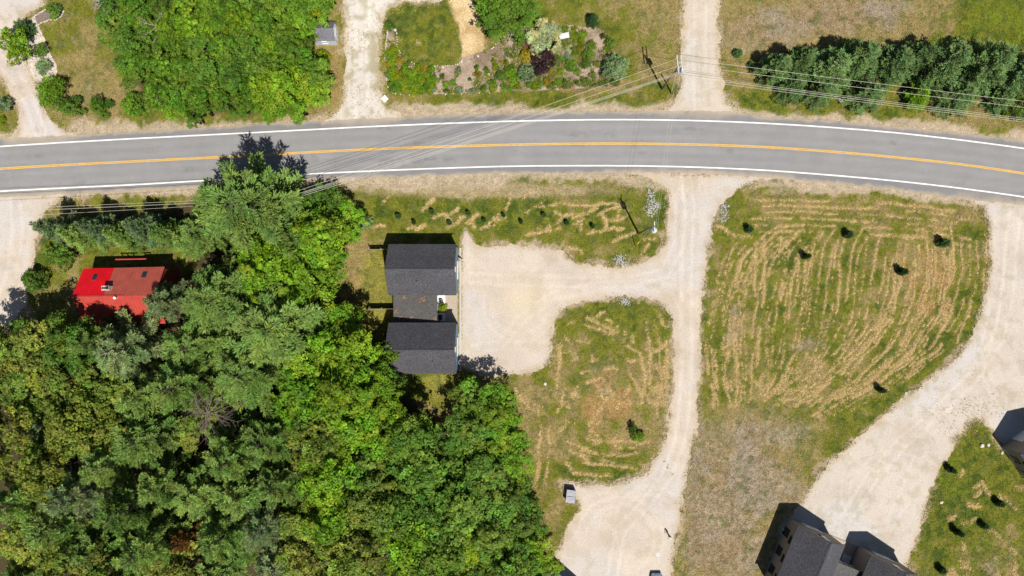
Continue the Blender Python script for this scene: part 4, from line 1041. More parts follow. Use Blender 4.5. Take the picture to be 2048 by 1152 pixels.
def gable_block(root, yc, wallmat, roofmat, detail=True):
    w = MB()
    pent = [(BX, yc - BY, -.2), (BX, yc + BY, -.2), (BX, yc + BY, EAVE - .12), (BX, yc, RIDGE - .30), (BX, yc - BY, EAVE - .12)]
    w.prism(pent, (-2 * BX, 0, 0)); w.build("wall", wallmat, root)
    # clapboards on the front gable and the side walls, each course lapped
    sd = MB(); z = .1
    while z < RIDGE - .6:
        half = BY if z < EAVE - .3 else BY * (RIDGE - .45 - z) / (RIDGE - EAVE)
        if half > .2:
            for sx in (1, -1):
                x0 = sx * BX
                sd.poly([(x0 + sx * .035, yc - half, z), (x0 + sx * .035, yc + half, z), (x0 + sx * .008, yc + half, z + .19), (x0 + sx * .008, yc - half, z + .19)])
                sd.poly([(x0 + sx * .035, yc - half, z), (x0 + sx * .035, yc + half, z), (x0 + sx * .004, yc + half, z - .001), (x0 + sx * .004, yc - half, z - .001)])
        if z < EAVE - .35:
            for sy in (1, -1):
                y0 = yc + sy * BY
                sd.poly([(-BX, y0 + sy * .035, z), (BX, y0 + sy * .035, z), (BX, y0 + sy * .008, z + .19), (-BX, y0 + sy * .008, z + .19)])
        z += .20
    tag(sd.build("siding", wallmat, root), kind="stuff")
    for sy in (1, -1):
        ye = yc + sy * (BY + OV)
        dz = (RIDGE - EAVE)
        r = MB().prism([(BX + OVX, ye, EAVE), (BX + OVX, yc + sy * .001, RIDGE), (BX + OVX, yc + sy * .001, RIDGE - .16), (BX + OVX, ye, EAVE - .14)], (-2 * (BX + OVX), 0, 0))
        ro = r.build("roof_slope", roofmat, root)
        # shingle courses: thin lapped steps down the slope
        sh = MB(); n = 26
        for k in range(n):
            a, b2 = k / n, (k + 1) / n
            ya, za = yc + sy * (BY + OV) * (1 - a), EAVE + dz * a
            yb, zb = yc + sy * (BY + OV) * (1 - b2), EAVE + dz * b2
            sh.poly([(BX + OVX + .02, ya, za + .03), (-BX - OVX - .02, ya, za + .03), (-BX - OVX - .02, yb, zb + .008), (BX + OVX + .02, yb, zb + .008)])
        tag(sh.build("shingles", roofmat, ro), kind="stuff")
        fb = MB().box((0, ye + sy * .02, EAVE - .10), (2 * (BX + OVX), .04, .18)); fb.build("fascia", M['trim_dark'], root)
        for sx in (1, -1):
            xx = sx * (BX + OVX + .035)
            MB().prism([(xx, ye, EAVE + .02), (xx, yc, RIDGE + .02), (xx, yc, RIDGE - .2), (xx, ye, EAVE - .18)], (sx * .03, 0, 0)).build("rake_board", M['trim_dark'], root)
    cap = MB(); x = -BX - OVX
    while x < BX + OVX - .1:
        for sy in (1, -1):
            cap.poly([(x, yc, RIDGE + .05), (x + .34, yc, RIDGE + .035), (x + .34, yc + sy * .17, RIDGE - .095), (x, yc + sy * .17, RIDGE - .08)])
        x += .31
    tag(cap.build("ridge_cap", roofmat, root), kind="stuff")
    if detail:
        MB().box((BX + .07, yc, RIDGE - 1.25), (.12, .8, .9), 0).build("gable_vent", M['white'], root)
        MB().box((BX + .06, yc, RIDGE - 2.6), (.10, 1.0, 1.1)).build("gable_window", M['glass'], root)
        g = MB()
        for k in range(4): g.box((BX + .06, yc, .32 + k * .55), (.08, 2.7, .52))
        g.build("garage_door", M['white'], root)
        vp = MB().tube([(-.6 if yc > 0 else 1.7, yc - 1.7, 5.4), (-.6 if yc > 0 else 1.7, yc - 1.7, 6.35)], .06, 8)
        if wallmat == M['blue']: vp.build("vent_pipe", M['dark'], root)

def twin_house(name, loc, rz, wallmat, label, porch=True, detail=True):
    root = empty(name, loc, rz, label, "house")
    D = 5.66
    for yc in (D, -D): gable_block(root, yc, wallmat, M['shingle'], detail)
    # low link between the blocks, its roof falling towards the back
    x0, x1 = -4.5, 2.05; y1 = D - BY - .04
    MB().prism([(x0 + .2, -y1, -.2), (x1 - .25, -y1, -.2), (x1 - .25, -y1, 3.35), (x0 + .2, -y1, 2.4)], (0, 2 * y1, 0)).build("link_wall", wallmat, root)
    lr = MB().prism([(x0, -y1, 2.52), (x1, -y1, 3.62), (x1, -y1, 3.48), (x0, -y1, 2.38)], (0, 2 * y1, 0)).build("link_roof", M['shingle2'], root)
    if not detail: return root
    MB().box((x1 - .20, .2, 1.05), (.08, .95, 2.1)).build("door", M['white'], root)
    MB().box((x1 - .15, .55, 1.0), (.06, .06, .12)).build("door_handle", M['dark'], root)
    window_part(root, (x1 - .25, 1.45, 1.6), .8, 1.1, (1, 0), M['white'])
    window_part(root, (x1 - .25, -1.3, 1.6), .8, 1.1, (1, 0), M['white'])
    for k in range(17):
        MB().box((x1 + .05 + .16 * k, 0, .10), (.15, 2 * y1 - .1, .12)).build("deck_board", M['deckwood'], root)
    MB().box((x1 + .32, 1.30, .22), (1.05, 1.25, .12), 0).build("landing_slab", M['white'], root)
    MB().box((x1 + .32, -1.35, .22), (1.05, 1.25, .12), 0).build("landing_slab", M['white'], root)
    if wallmat == M['blue']: MB().box((BX + .35, 0, .04), (.3, 18.2, .12)).build("apron_kerb", M['concrete'], root)
    for xw in (2.9, 0.0, -3.0):
        window_part(root, (xw, D + BY, 1.5), 1.1, 1.35, (0, 1), M['white'] if wallmat == M['blue'] else M['dark'])
        window_part(root, (xw - .5, D + BY, 3.35), .95, .55, (0, 1), M['white'] if wallmat == M['blue'] else M['dark'])
        window_part(root, (xw, -D - BY, 1.5), 1.1, 1.35, (0, -1), M['white'] if wallmat == M['blue'] else M['dark'])
    return root

hA = twin_house("house", G(852.3, 616.3), 0, M['blue'], "blue sided house with two dark gabled roofs joined by a low link")
# fallen brown leaves on the link roof, small open sash on the drive side
lv = MB()
for (x, y, s) in [(-2.9, 1.6, .25), (-.3, 1.1, .45), (-.1, 1.5, .3), (-4.1, -.5, .3), (-3.4, -1.4, .3), (-1.9, -1.45, .2), (1.6, -1.5, .25)]:
    for k in range(9):
        a, b = x + random.uniform(-s, s), y + random.uniform(-s, s); z = 2.54 + (a + 4.5) * 1.1 / 6.55 + .01
        lv.poly([(a, b, z), (a + .16, b + .03, z + .05), (a + .13, b + .15, z + .05), (a - .03, b + .12, z + .02)])
o = lv.build("fallen_leaves", mat_plain("brown_leaves", (.30, .15, .07), .9, var=.3), None)
o.matrix_world = hA.matrix_basis.copy(); tag(o, "brown fallen leaves scattered on the low link roof", None, None, "stuff")
sash = MB().box((BX + .45, 7.1, 1.6), (.9, .06, .9), -.5); sash.build("open_casement", M['glass'], hA)
hC = twin_house("house", (48.03, -42.31, 0), math.atan2(.927, .374), M['taupe'], "taupe house with two dark gabled roofs at the bottom right")
def place_house(cornerpx, corner_local, ang, label):
    g = G(*cornerpx); ca, sa = math.cos(ang), math.sin(ang); x, y = corner_local
    return twin_house("house", (g.x - x * ca + y * sa, g.y - x * sa - y * ca, 0), ang, M['taupe'], label, detail=True)
place_house((1998.4, 895.9), (4.83, 9.31), math.atan2(.803, -.595), "house at the right picture edge casting a gable shadow on the drive")
place_house((1166.4, 1179), (4.83, 2.01), math.atan2(.84, .54), "house below the bottom edge whose gable shadow falls on the drive")

# porch things
pw = G(881, 602)
w_ = empty("hose_reel", (pw.x, pw.y, .29), 0, "coiled black hose on the white porch slab", "hose")
for k in range(3):
    pts = [(math.cos(a) * (.30 + .05 * k), math.sin(a) * (.30 + .05 * k), .05 + .05 * k) for a in np.linspace(0, 6.283, 25)]
    MB().tube(pts, .04, 6, cap=False).build("hose_coil", M['rubber'], w_, True)
MB().lathe([(.0, 0), (.22, 0), (.22, .021), (.10, .05), (.06, .30), (.09, .32), (0, .33)], n=14).build("hose_stand", M['dark'], w_, True)
gr = G(881.5, 634)
g_ = empty("grill", (gr.x, gr.y, .29), 0, "black covered box on the shaded porch slab", "grill")
MB().box((0, 0, .35), (.5, .75, .55)).build("cabinet", M['dark'], g_, bevel=.03)
MB().box((0, 0, .70), (.55, .85, .14)).build("lid", M['dark'], g_, bevel=.05)
MB().box((0, .55, .6), (.4, .22, .04)).build("side_shelf", M['galv'], g_)
hp = G(1566, 1063)
h_ = empty("heat_pump", (hp.x, hp.y, -.03), math.atan2(.927, .374), "pale heat pump unit against the taupe house's long wall", "heat pump")
MB().box((0, 0, .45), (.95, .4, .8)).build("cabinet", M['galv'], h_, bevel=.03)
MB().lathe([(0, 0), (.3, 0), (.3, .02), (.05, .04), (0, .04)], n=18).build("fan_grille", M['dark'], h_).matrix_local = Matrix.Translation((-.05, .21, .48)) @ Matrix.Rotation(-math.pi / 2, 4, 'X')
MB().box((0, 0, .021), (1.1, .6, .08)).build("pad", M['concrete'], h_)

# picket fences
def fence(x0, x1, y, h, label, gap):
    a, b = G(x0, y), G(x1, y); L = (b - a).length
    root = empty("fence", (a.x, a.y, -.03), 0, label, "fence")
    n = int(L / .17)
    for k in range(n):
        MB().box(((k + .5) * L / n, 0, h / 2 + .02), (L / n - gap, .025, h - .05)).build("picket", M['deckwood'], root)
    for z in (.35, h - .3): MB().box((L / 2, .04, z), (L, .05, .09)).build("rail", M['deckwood'], root)
    for x in (0.0, L / 2, L): MB().box((x, .10, h / 2), (.10, .10, h + .1)).build("post", M['deckwood'], root)
fence(742, 790, 500, 1.75, "short wooden picket fence by the upper roof", .016)
fence(742, 793, 617, 1.85, "short solid wooden fence by the low link roof", .004)

# ------------------------------------------------------------------ red roofed house
def metal(name, col, rough=.45):
    m, nt, N, L, p = nodes_of(name)
    n = noise_node(nt, .9, 4, .6)
    L.new(ramp(nt, n.outputs[0], [(.3, tuple(c * .85 for c in col)), (.7, tuple(c * 1.12 for c in col))]).outputs[0], p.inputs["Base Color"])
    p.inputs["Roughness"].default_value = rough; p.inputs["Specular IOR Level"].default_value = .3
    return m
RED1 = metal("bright_red_metal", (.74, .008, .018)); RED2 = metal("faded_red_metal", (.44, .095, .07)); RED3 = metal("orange_red_metal", (.44, .06, .045))
DKRED = mat_plain("red_siding", (.28, .05, .04), .7)
rb = G(254, 591.8)
RH = empty("house", (rb.x, rb.y, 0), .02, "house with a bright and faded red metal roof among the pines", "house")
EV, RG, HW = 4.3, 7.1, 4.08
def rx_(px): return (px - 254) / PPM
def red_slope(xa, xb, sy, mat, dz=0.0, y_lo=None):
    y0 = sy * HW if y_lo is None else y_lo
    s = MB().prism([(rx_(xa), y0, EV + dz), (rx_(xa), sy * .001, RG + dz), (rx_(xa), sy * .001, RG + dz - .12), (rx_(xa), y0, EV + dz - .12)], (rx_(xb) - rx_(xa), 0, 0))
    o = s.build("roof_panel", mat, RH)
    ribs = MB(); x = rx_(xa) + .02; n = Vector((0, sy * (RG - EV), HW)).normalized()
    while x < rx_(xb):
        ribs.prism([(x, y0, EV + dz), (x + .05, y0, EV + dz), (x + .05, y0, EV + dz + .045), (x, y0, EV + dz + .045)], (0, -y0, RG - EV)); x += .46
    tag(ribs.build("roof_ribs", mat, o), kind="stuff")
    return o
MB().prism([(rx_(207), -HW + .3, -.2), (rx_(207), HW - .3, -.2), (rx_(207), HW - .3, EV - .1), (rx_(207), 0, RG - .3), (rx_(207), -HW + .3, EV - .1)], (rx_(359) - rx_(207), 0, 0)).build("wall", DKRED, RH)
red_slope(204, 262, 1, RED1); red_slope(262.5, 304, 1, RED2); red_slope(304.5, 362, 1, RED2, .40)
red_slope(204, 304, -1, RED3); red_slope(304.5, 362, -1, RED3, .40)
cp = MB(); cp.poly([(rx_(203), -.2, RG - .06), (rx_(305), -.2, RG - .06), (rx_(305), 0, RG + .06), (rx_(203), 0, RG + .06)]); cp.poly([(rx_(203), .2, RG - .06), (rx_(305), .2, RG - .06), (rx_(305), 0, RG + .06), (rx_(203), 0, RG + .06)])
cp.build("ridge_cap", RED3, RH)
def on_slope(px, y): return Vector((rx_(px), y, RG - (RG - EV) * abs(y) / HW))
pitch = math.atan2(RG - EV, HW)
for px_, y_, dz in ((233, 2.75, 0), (329, 2.95, .40)):
    c = on_slope(px_, y_); MM = Matrix.Rotation(-pitch, 3, 'X')
    f = MB().box((c.x, c.y, c.z + dz + .06), (.62, .95, .12), 0, MM).build("skylight", M['trim_dark'], RH)
    MB().box((c.x, c.y + .02, c.z + dz + .12), (.46, .78, .08), 0, MM).build("pane", M['glass'], f)
c = on_slope(268, 1.15)
ch = MB().box((c.x, c.y, c.z + .15), (.95, .55, 1.3)).build("chimney", mat_plain("white_chimney", (.62, .58, .52), .9, var=.2), RH)
MB().box((c.x, c.y, c.z + .85), (1.08, .66, .10)).build("chimney_cap", M['concrete'], ch)
for dx in (-.30, .02): MB().lathe([(.0, 0), (.12, 0), (.12, .2), (.08, .2), (0, .1)], (c.x + dx, c.y, c.z + .90), 12).build("flue", M['dark'], ch)
MB().box((c.x + .33, c.y + .02, c.z + 1.0), (.3, .4, .2)).build("flue_hood", M['dark'], ch)
MB().lathe([(0, 0), (.12, 0), (.12, .5), (.2, .5), (.2, .6), (0, .62)], tuple(on_slope(287, -.25)), 10).build("roof_vent", M['white'], RH)
# raised deck on the road side with its sunlit rail
xa, xb = rx_(250), rx_(310)
MB().box(((xa + xb) / 2, HW + 1.3, 2.3), (xb - xa, .17, .10)).build("porch_beam", RED3, RH)
for k in range(6): MB().box((xa + .1 + (xb - xa - .2) * k / 5, HW + 1.3, 1.1), (.12, .12, 2.3)).build("deck_post", DKRED, RH)
for k in range(3): window_part(RH, (rx_(225) + k * 3.6, HW - .3, 1.6), 1.1, 1.2, (0, 1), M['white'])

# ------------------------------------------------------------------ grey shed
sg = G(646, 62, 2.2)
SH = empty("shed", (sg.x, sg.y, 0), 0, "small shed with a grey shingle roof beside the wood", "shed")
sw, sd_, se, sr = 1.65, 1.30, 2.2, 3.25
white_blue = mat_plain("pale_siding", (.60, .66, .70), .6, var=.05)
MB().prism([(sw, -sd_, -.1), (sw, sd_, -.1), (sw, sd_, se), (sw, 0, sr), (sw, -sd_, se)], (-2 * sw, 0, 0)).build("wall", white_blue, SH)
for sy in (1, -1):
    MB().prism([(sw + .08, sy * (sd_ + .12), se - .05), (sw + .08, 0, sr + .06), (sw + .08, 0, sr - .03), (sw + .08, sy * (sd_ + .12), se - .14)], (-2 * sw - .16, 0, 0)).build("roof_slope", M['shingle3'], SH)
d = MB().box((sw + .03, 0, .95), (.06, 1.3, 1.8)).build("door", M['white'], SH)
MB().box((sw + .08, .1, .95), (.05, .05, .18)).build("handle", M['dark'], d)
window_part(SH, (0, -sd_, 1.3), .6, .6, (0, -1), M['white'])

# ------------------------------------------------------------------ utility poles and wires
def pole(px, py, h, label, r=.15):
    g = G(px, py); root = empty("utility_pole", (g.x, g.y, -.05), 0, label, "utility pole")
    MB().tube([(0, 0, 0), (0, 0, h * .5), (0, 0, h)], [r * 1.1, r * .95, r * .75], 12).build("shaft", M['pole'], root, True)
    return root
def transformer(root, x, y, z, r=.32):
    b = MB().lathe([(0, -.55), (r * .95, -.55), (r, -.5), (r, .42), (r * .95, .5), (r * .3, .56), (0, .57)], (x, y, z), 18).build("transformer", M['galv'], root, True)
    MB().lathe([(0, 0), (.06, 0), (.07, .08), (.04, .22), (0, .24)], (x, y, z + .56), 10).build("bushing", M['dark'], b, True)
p1 = pole(1277, 467, 11.6, "utility pole with a round white transformer beside the gravel entrance")
transformer(p1, .15, -.42, 10.4, .40)
MB().box((.05, 0, 11.3), (.10, 1.5, .10)).build("crossarm", M['galv'], p1)
for y in (-.6, .6): MB().lathe([(0, 0), (.06, 0), (.08, .06), (.05, .18), (0, .2)], (.05, y, 11.35), 10).build("insulator", M['white'], p1)
p2 = pole(1324, 178, 11.2, "utility pole with double crossarms beside the upper right drive")
for dx in (-.26, .26):
    MB().box((dx, .15, 10.85), (.14, 2.5, .16), .10).build("crossarm", M['galv'], p2)
    for y in (-1.0, -.3, .6, 1.3): MB().lathe([(0, 0), (.06, 0), (.09, .08), (.05, .22), (0, .24)], (dx - y * .1, y, 10.93), 10).build("insulator", M['white'], p2)
transformer(p2, .42, -.35, 9.9, .36)
MB().box((0, -.25, 9.2), (.5, .12, .12)).build("transformer_bracket", M['dark'], p2)
p2b = pole(1343, 187, 6.6, "short stub pole beside the double crossarm pole", .11)
gp3 = G(574, 394, 10.5)
p3 = empty("utility_pole", (gp3.x, gp3.y, -.05), 0, "utility pole partly hidden by the tall roadside pine", "utility pole")
MB().tube([(0, 0, 0), (0, 0, 5), (0, 0, 10.8)], [.16, .14, .11], 12).build("shaft", M['pole'], p3, True)
MB().box((.1, 0, 10.5), (.12, 2.4, .12), -1.1).build("crossarm", M['pole'], p3)
for y in (-1, -.3, .4, 1): MB().lathe([(0, 0), (.05, 0), (.08, .08), (.05, .2), (0, .22)], (.1 + y * .89, y * .45, 10.56), 8).build("insulator", M['white'], p3)

def wire(a, b, sag, r, label, group="overhead wires"):
    pts = [a.lerp(b, t) - Vector((0, 0, 4 * sag * t * (1 - t))) for t in np.linspace(0, 1, 25)]
    g = pts[0]
    o = MB().tube(pts, r, 5).build("overhead_wire", M['wire'], None, True)
    return tag(o, label, "wire", group)
for k, (x, y, h, x2, y2, h2, r) in enumerate([(1353, 118, 10.9, 580, 387, 10.5, .019), (1356, 132, 10.9, 576, 394, 10.5, .019), (1350, 147, 9.0, 585, 392, 9.2, .017), (1347, 150, 8.6, 586, 394, 8.8, .021), (1344, 153, 8.2, 575, 401, 8.4, .021)]):
    wire(G(x, y, h), G(x2, y2, h2), .7, r, f"overhead wire crossing the road, {ORD[k]} from the top at its right pole")
for k, (x, y, h, x2, y2, h2, r) in enumerate([(1357, 116, 10.9, 2500, 254, 10.6, .019), (1359, 129, 10.9, 2500, 266, 10.6, .019), (1358, 148, 9.0, 2500, 290, 9.0, .016), (1357, 151, 8.6, 2500, 294, 8.7, .021), (1356, 156, 8.2, 2500, 297, 8.3, .016)]):
    wire(G(x, y, h), G(x2, y2, h2), .6, r, f"overhead wire over the conifer screen, {ORD[k]} from the top at the pole")
for k, (x2, y2, h2, r) in enumerate([(-420, 434, 10.5, .019), (-420, 441, 9.2, .024), (-420, 456, 8.4, .016)]):
    wire(G(574 + 3 * k, 393 + 4 * k, 10.5 - k * 1.1), G(x2, y2, h2), .6, r, f"overhead wire along the spruce screen, {ORD[k]} from the top")
wire(G(1355, 135, 10.9), G(1312, 450, 11.3), .8, .010, "thin wire spanning the road between the two right poles, left one")
wire(G(1362, 140, 10.4), G(1315, 455, 10.9), .8, .010, "thin wire spanning the road between the two right poles, right one")
wire(G(1356, 128, 10.2), G(1343, 187, 6.4), .05, .018, "short guy wire joining the crossarm pole to its stub pole")
gw = wire(G(1306, 452, 10.6), G(1271, 492, .1), .02, .018, "guy wire anchoring the pole beside the gravel entrance")
a, b = G(1306, 452, 10.6), G(1271, 492, .1); d = (a - b).normalized()
o = MB().tube([b, b + d * 2.3], .06, 8).build("guy_marker", mat_plain("yellow_plastic", (.75, .55, .02), .5), None, True); tag(o, "yellow plastic guy wire marker below the pole", "marker")

# ------------------------------------------------------------------ dumpster
dg = G(1140, 988); DM = empty("dumpster", (dg.x, dg.y, -.02), -.13, "dark dumpster with two ridged grey lids beside the gravel", "dumpster")
dark_green = mat_plain("dark_green_steel", (.02, .05, .05), .5)
MB().prism([(-.60, -.88, 0), (.60, -.88, 0), (.66, -.95, 1.15), (-.66, -.95, 1.15)], (0, 1.85, 0)).build("bin", dark_green, DM)
lidm = mat_plain("grey_plastic_lid", (.34, .33, .37), .5, var=.12)
for sy in (-1, 1):
    lid = MB()
    for k in range(5):
        y0 = sy * .49 + (k - 2) * .185
        lid.box((0, y0, 1.26 + .05 * (1 - abs(k - 2) / 2)), (1.36, .15, .10))
    lo = lid.build("lid", lidm, DM); MB().box((0, sy * .49, 1.20), (1.34, .94, .07)).build("lid_pan", dark_green, lo)
for sx in (-1, 1): MB().box((sx * .72, 0, .75), (.12, 1.2, .16)).build("fork_pocket", dark_green, DM)
for sx in (-1, 1):
    for sy in (-1, 1): MB().lathe([(0, -.02), (.09, -.02), (.09, .04), (0, .04)], (sx * .5, sy * .75, .021), 12).build("caster", M['rubber'], DM)

# ------------------------------------------------------------------ parked car
cg = G(1312, 1174); CAR = empty("parked_car", (cg.x, cg.y, 0), 0, "silver blue car parked at the bottom edge of the gravel", "car")
paint = mat_plain("silver_blue_paint", (.30, .38, .50), .28, .35, var=.03)
prof = [(2.15, .35, .60, .72), (2.2, .55, .70, .78), (2.0, .80, .84, .84), (1.2, .92, .88, .88), (.75, 1.0, .88, .88), (-1.5, 1.05, .88, .86), (-2.0, .95, .86, .84), (-2.2, .60, .82, .80)]
def loft(name, secs, mat, parent):
    """secs: (y, half width, z low, z high, corner)"""
    b = MB(); n = 12
    for y, hw, z0, z1, cr in secs:
        ring = []
        for cx, cz, a0 in ((hw - cr, z1 - cr, 0), (-hw + cr, z1 - cr, 90), (-hw + cr * .6, z0 + cr * .6, 180), (hw - cr * .6, z0 + cr * .6, 270)):
            k_ = 1 if a0 < 180 else .6
            for q in range(3):
                a = math.radians(a0 + q * 45); ring.append((cx + cr * k_ * math.cos(a), y, cz + cr * k_ * math.sin(a)))
        b.v += ring
    for s in range(len(secs) - 1):
        for j in range(n):
            l = (j + 1) % n; b.f.append([s * n + j, s * n + l, (s + 1) * n + l, (s + 1) * n + j])
    b.f.append(list(range(n))); b.f.append([(len(secs) - 1) * n + j for j in range(n)])
    return b.build(name, mat, parent, True)
loft("body", [(2.28, .62, .38, .62, .1), (2.2, .76, .28, .76, .14), (1.8, .86, .24, .88, .16), (1.0, .90, .22, .98, .18), (0, .91, .22, 1.0, .18), (-1.4, .91, .22, 1.02, .18), (-2.1, .86, .28, .98, .16), (-2.25, .74, .36, .85, .12)], paint, CAR)
loft("cabin", [(1.05, .72, .90, 1.0, .04), (.35, .70, .92, 1.42, .16), (-.2, .69, .92, 1.50, .18), (-1.1, .68, .92, 1.46, .18), (-1.75, .66, .92, 1.05, .06)], paint, CAR)
MB().poly([(-.66, 1.02, 1.02), (.66, 1.02, 1.02), (.58, .40, 1.425), (-.58, .40, 1.425)]).build("windscreen", M['glass'], CAR)
MB().poly([(-.6, -1.72, 1.10), (.6, -1.72, 1.10), (.54, -1.16, 1.475), (-.54, -1.16, 1.475)]).build("rear_window", M['glass'], CAR)
for sx in (-1, 1):
    MB().poly([(sx * .735, .8, 1.04), (sx * .735, -1.4, 1.04), (sx * .70, -1.05, 1.36), (sx * .70, .32, 1.36)]).build("side_window", M['glass'], CAR)
    MB().box((sx * 1.0, .78, 1.0), (.2, .14, .14)).build("mirror", paint, CAR, bevel=.03)
    MB().box((sx * .58, 2.2, .66), (.26, .1, .12)).build("headlight", M['white'], CAR, bevel=.02)
    for y in (1.4, -1.4):
        wv = MB().lathe([(.12, -.1), (.30, -.1), (.33, -.06), (.33, .06), (.30, .1), (.12, .1)], n=20)
        wo = wv.build("wheel", M['rubber'], CAR, True); wo.matrix_local = Matrix.Translation((sx * .80, y, .33)) @ Matrix.Rotation(math.pi / 2, 4, 'Y')
        ri = MB().lathe([(0, -.09), (.2, -.09), (.2, .09), (0, .09)], n=16).build("rim", M['galv'], wo, True)

# ------------------------------------------------------------------ drone pilot and landing pad
def person(px, py, rz, label):
    g = G(px, py); root = empty("person", (g.x, g.y, .012), rz, label, "person")
    # faces +y; joint: (x, y, z, radius)
    J = {'pel': (0, 0, .95, .145), 'wai': (0, .01, 1.10, .135), 'che': (0, .0, 1.32, .155), 'neck': (0, .01, 1.48, .062), 'head0': (0, .02, 1.58, .085), 'head1': (0, .035, 1.67, .098), 'head2': (0, .03, 1.74, .07),
         'nose': (0, .125, 1.645, .018)}
    E = [('pel', 'wai'), ('wai', 'che'), ('che', 'neck'), ('neck', 'head0'), ('head0', 'head1'), ('head1', 'head2'), ('head1', 'nose')]
    for s, n in ((-1, 'l'), (1, 'r')):
        J.update({f'hip{n}': (s * .095, 0, .88, .095), f'kne{n}': (s * .11, .03, .48, .062), f'ank{n}': (s * .12, 0, .09, .042), f'hee{n}': (s * .12, -.02, .045, .04), f'toe{n}': (s * .14, .17, .035, .034),
                  f'sho{n}': (s * .185, 0, 1.42, .066), f'elb{n}': (s * .235, .04, 1.14, .045), f'wri{n}': (s * .11, .27, 1.16, .030), f'pal{n}': (s * .085, .33, 1.165, .026), f'ear{n}': (s * .105, .02, 1.655, .016)})
        E += [('pel', f'hip{n}'), (f'hip{n}', f'kne{n}'), (f'kne{n}', f'ank{n}'), (f'ank{n}', f'hee{n}'), (f'ank{n}', f'toe{n}'), ('che', f'sho{n}'), (f'sho{n}', f'elb{n}'), (f'elb{n}', f'wri{n}'), (f'wri{n}', f'pal{n}'), ('head1', f'ear{n}')]
        for f in range(4):
            L = (.055, .065, .062, .05)[f]; zz = 1.185 - f * .017
            J[f'f{n}{f}a'] = (s * .07, .345 + L * .5, zz, .0095); J[f'f{n}{f}b'] = (s * .045, .35 + L, zz - .004, .0085)
            E += [(f'pal{n}', f'f{n}{f}a'), (f'f{n}{f}a', f'f{n}{f}b')]
        J[f't{n}a'] = (s * .06, .33, 1.20, .011); J[f't{n}b'] = (s * .04, .36, 1.21, .009); E += [(f'pal{n}', f't{n}a'), (f't{n}a', f't{n}b')]
    ks = list(J); me = bpy.data.meshes.new("body"); me.from_pydata([J[k][:3] for k in ks], [(ks.index(a), ks.index(b)) for a, b in E], [])
    o = bpy.data.objects.new("body", me); link(o, root)
    md = o.modifiers.new("skin", 'SKIN'); md.use_smooth_shade = True
    for i, k in enumerate(ks): me.skin_vertices[0].data[i].radius = (J[k][3],) * 2
    me.skin_vertices[0].data[0].use_root = True
    o.modifiers.new("sub", 'SUBSURF').levels = 1; o.modifiers["sub"].render_levels = 1
    dg_ = bpy.context.evaluated_depsgraph_get(); m2 = bpy.data.meshes.new_from_object(o.evaluated_get(dg_)); o.modifiers.clear(); o.data = m2
    for mt in (mat_plain("skin", (.45, .27, .19), .6), mat_plain("maroon_shirt", (.085, .028, .026), .85), mat_plain("dark_trousers", (.018, .020, .019), .85), mat_plain("pale_shoes", (.5, .47, .42), .7)): m2.materials.append(mt)
    for p_ in m2.polygons:
        c = p_.center; z = c.z
        p_.material_index = 3 if z < .085 else 2 if z < .98 else 0 if z > 1.475 or (c.y > .22 and z > 1) else 1
        p_.use_smooth = True
    MB().lathe([(.0, .13), (.06, .12), (.10, .07), (.112, 0), (.108, -.015), (.09, .02), (0, .06)], (0, .03, 1.69), 16).build("cap", M['white'], root, True)
    MB().prism([(-.08, .11, 1.695), (.08, .11, 1.695), (.06, .21, 1.68), (-.06, .21, 1.68)], (0, 0, .012)).build("cap_brim", M['white'], root)
    return root
person(1336, 1067, math.radians(150), "person in a maroon top and white cap standing on the gravel")
pc = G(1336, 1067); MMp = Matrix.Translation((pc.x, pc.y, .012)) @ Matrix.Rotation(math.radians(150), 4, 'Z')
rc = empty("remote_control", (MMp @ Vector((0, .40, 1.17)))[:], math.radians(150), "dark remote control in the person's hands", "remote control")
MB().box((0, 0, 0), (.17, .10, .024)).build("case", M['dark'], rc, bevel=.01)
for sx in (-1, 1): MB().tube([(sx * .05, 0, .0), (sx * .05, 0, .045)], .008, 6).build("stick", M['galv'], rc)
lp = G(1315, 1109)
LP = empty("landing_pad", (lp.x, lp.y, .02), 0, "small round white landing pad marked H on the gravel", "landing pad")
MB().lathe([(0, 0), (.29, 0), (.29, .015), (0, .016)], n=32).build("disc", mat_plain("pale_pad", (.60, .63, .68), .7), LP)
hm = MB()
for x in (-.10, .10): hm.box((x, 0, .022), (.055, .32, .008))
hm.box((0, 0, .022), (.14, .055, .0079)); hm.build("letter_h", mat_plain("grey_print", (.25, .30, .38), .7), LP)

# ------------------------------------------------------------------ teal tank, panel, stones
teal = mat_plain("pale_teal_paint", (.22, .46, .44), .5, var=.12)
tg = G(714, 461); TK = empty("tank", (tg.x, tg.y, -.03), math.pi / 2 + .1, "pale teal metal tank lying beside the shrubs", "tank")
prof = [(0, -.72), (.12, -.70), (.20, -.64), (.25, -.55), (.25, .55), (.20, .64), (.12, .70), (0, .72)]
tb = MB().lathe(prof, n=18).build("shell", teal, TK, True); tb.matrix_local = Matrix.Translation((0, 0, .48)) @ Matrix.Rotation(math.pi / 2, 4, 'Y')
for x in (-.4, .4): MB().box((x, 0, .14), (.10, .40, .30)).build("foot", M['concrete'], TK)
MB().lathe([(0, 0), (.1, 0), (.1, .14), (0, .16)], (0, 0, .71), 12).build("dome_cover", teal, TK, True)
tg = G(717, 438); BN = empty("barrel", (tg.x, tg.y, -.03), 0, "small pale teal barrel standing above the teal tank", "barrel")
MB().lathe([(0, 0), (.24, 0), (.27, .3), (.27, .5), (.24, .8), (0, .8)], n=18).build("drum", teal, BN, True)
MB().lathe([(.1, .79), (.25, .80), (.25, .83), (.1, .83)], n=18).build("rim", M['galv'], BN, True)
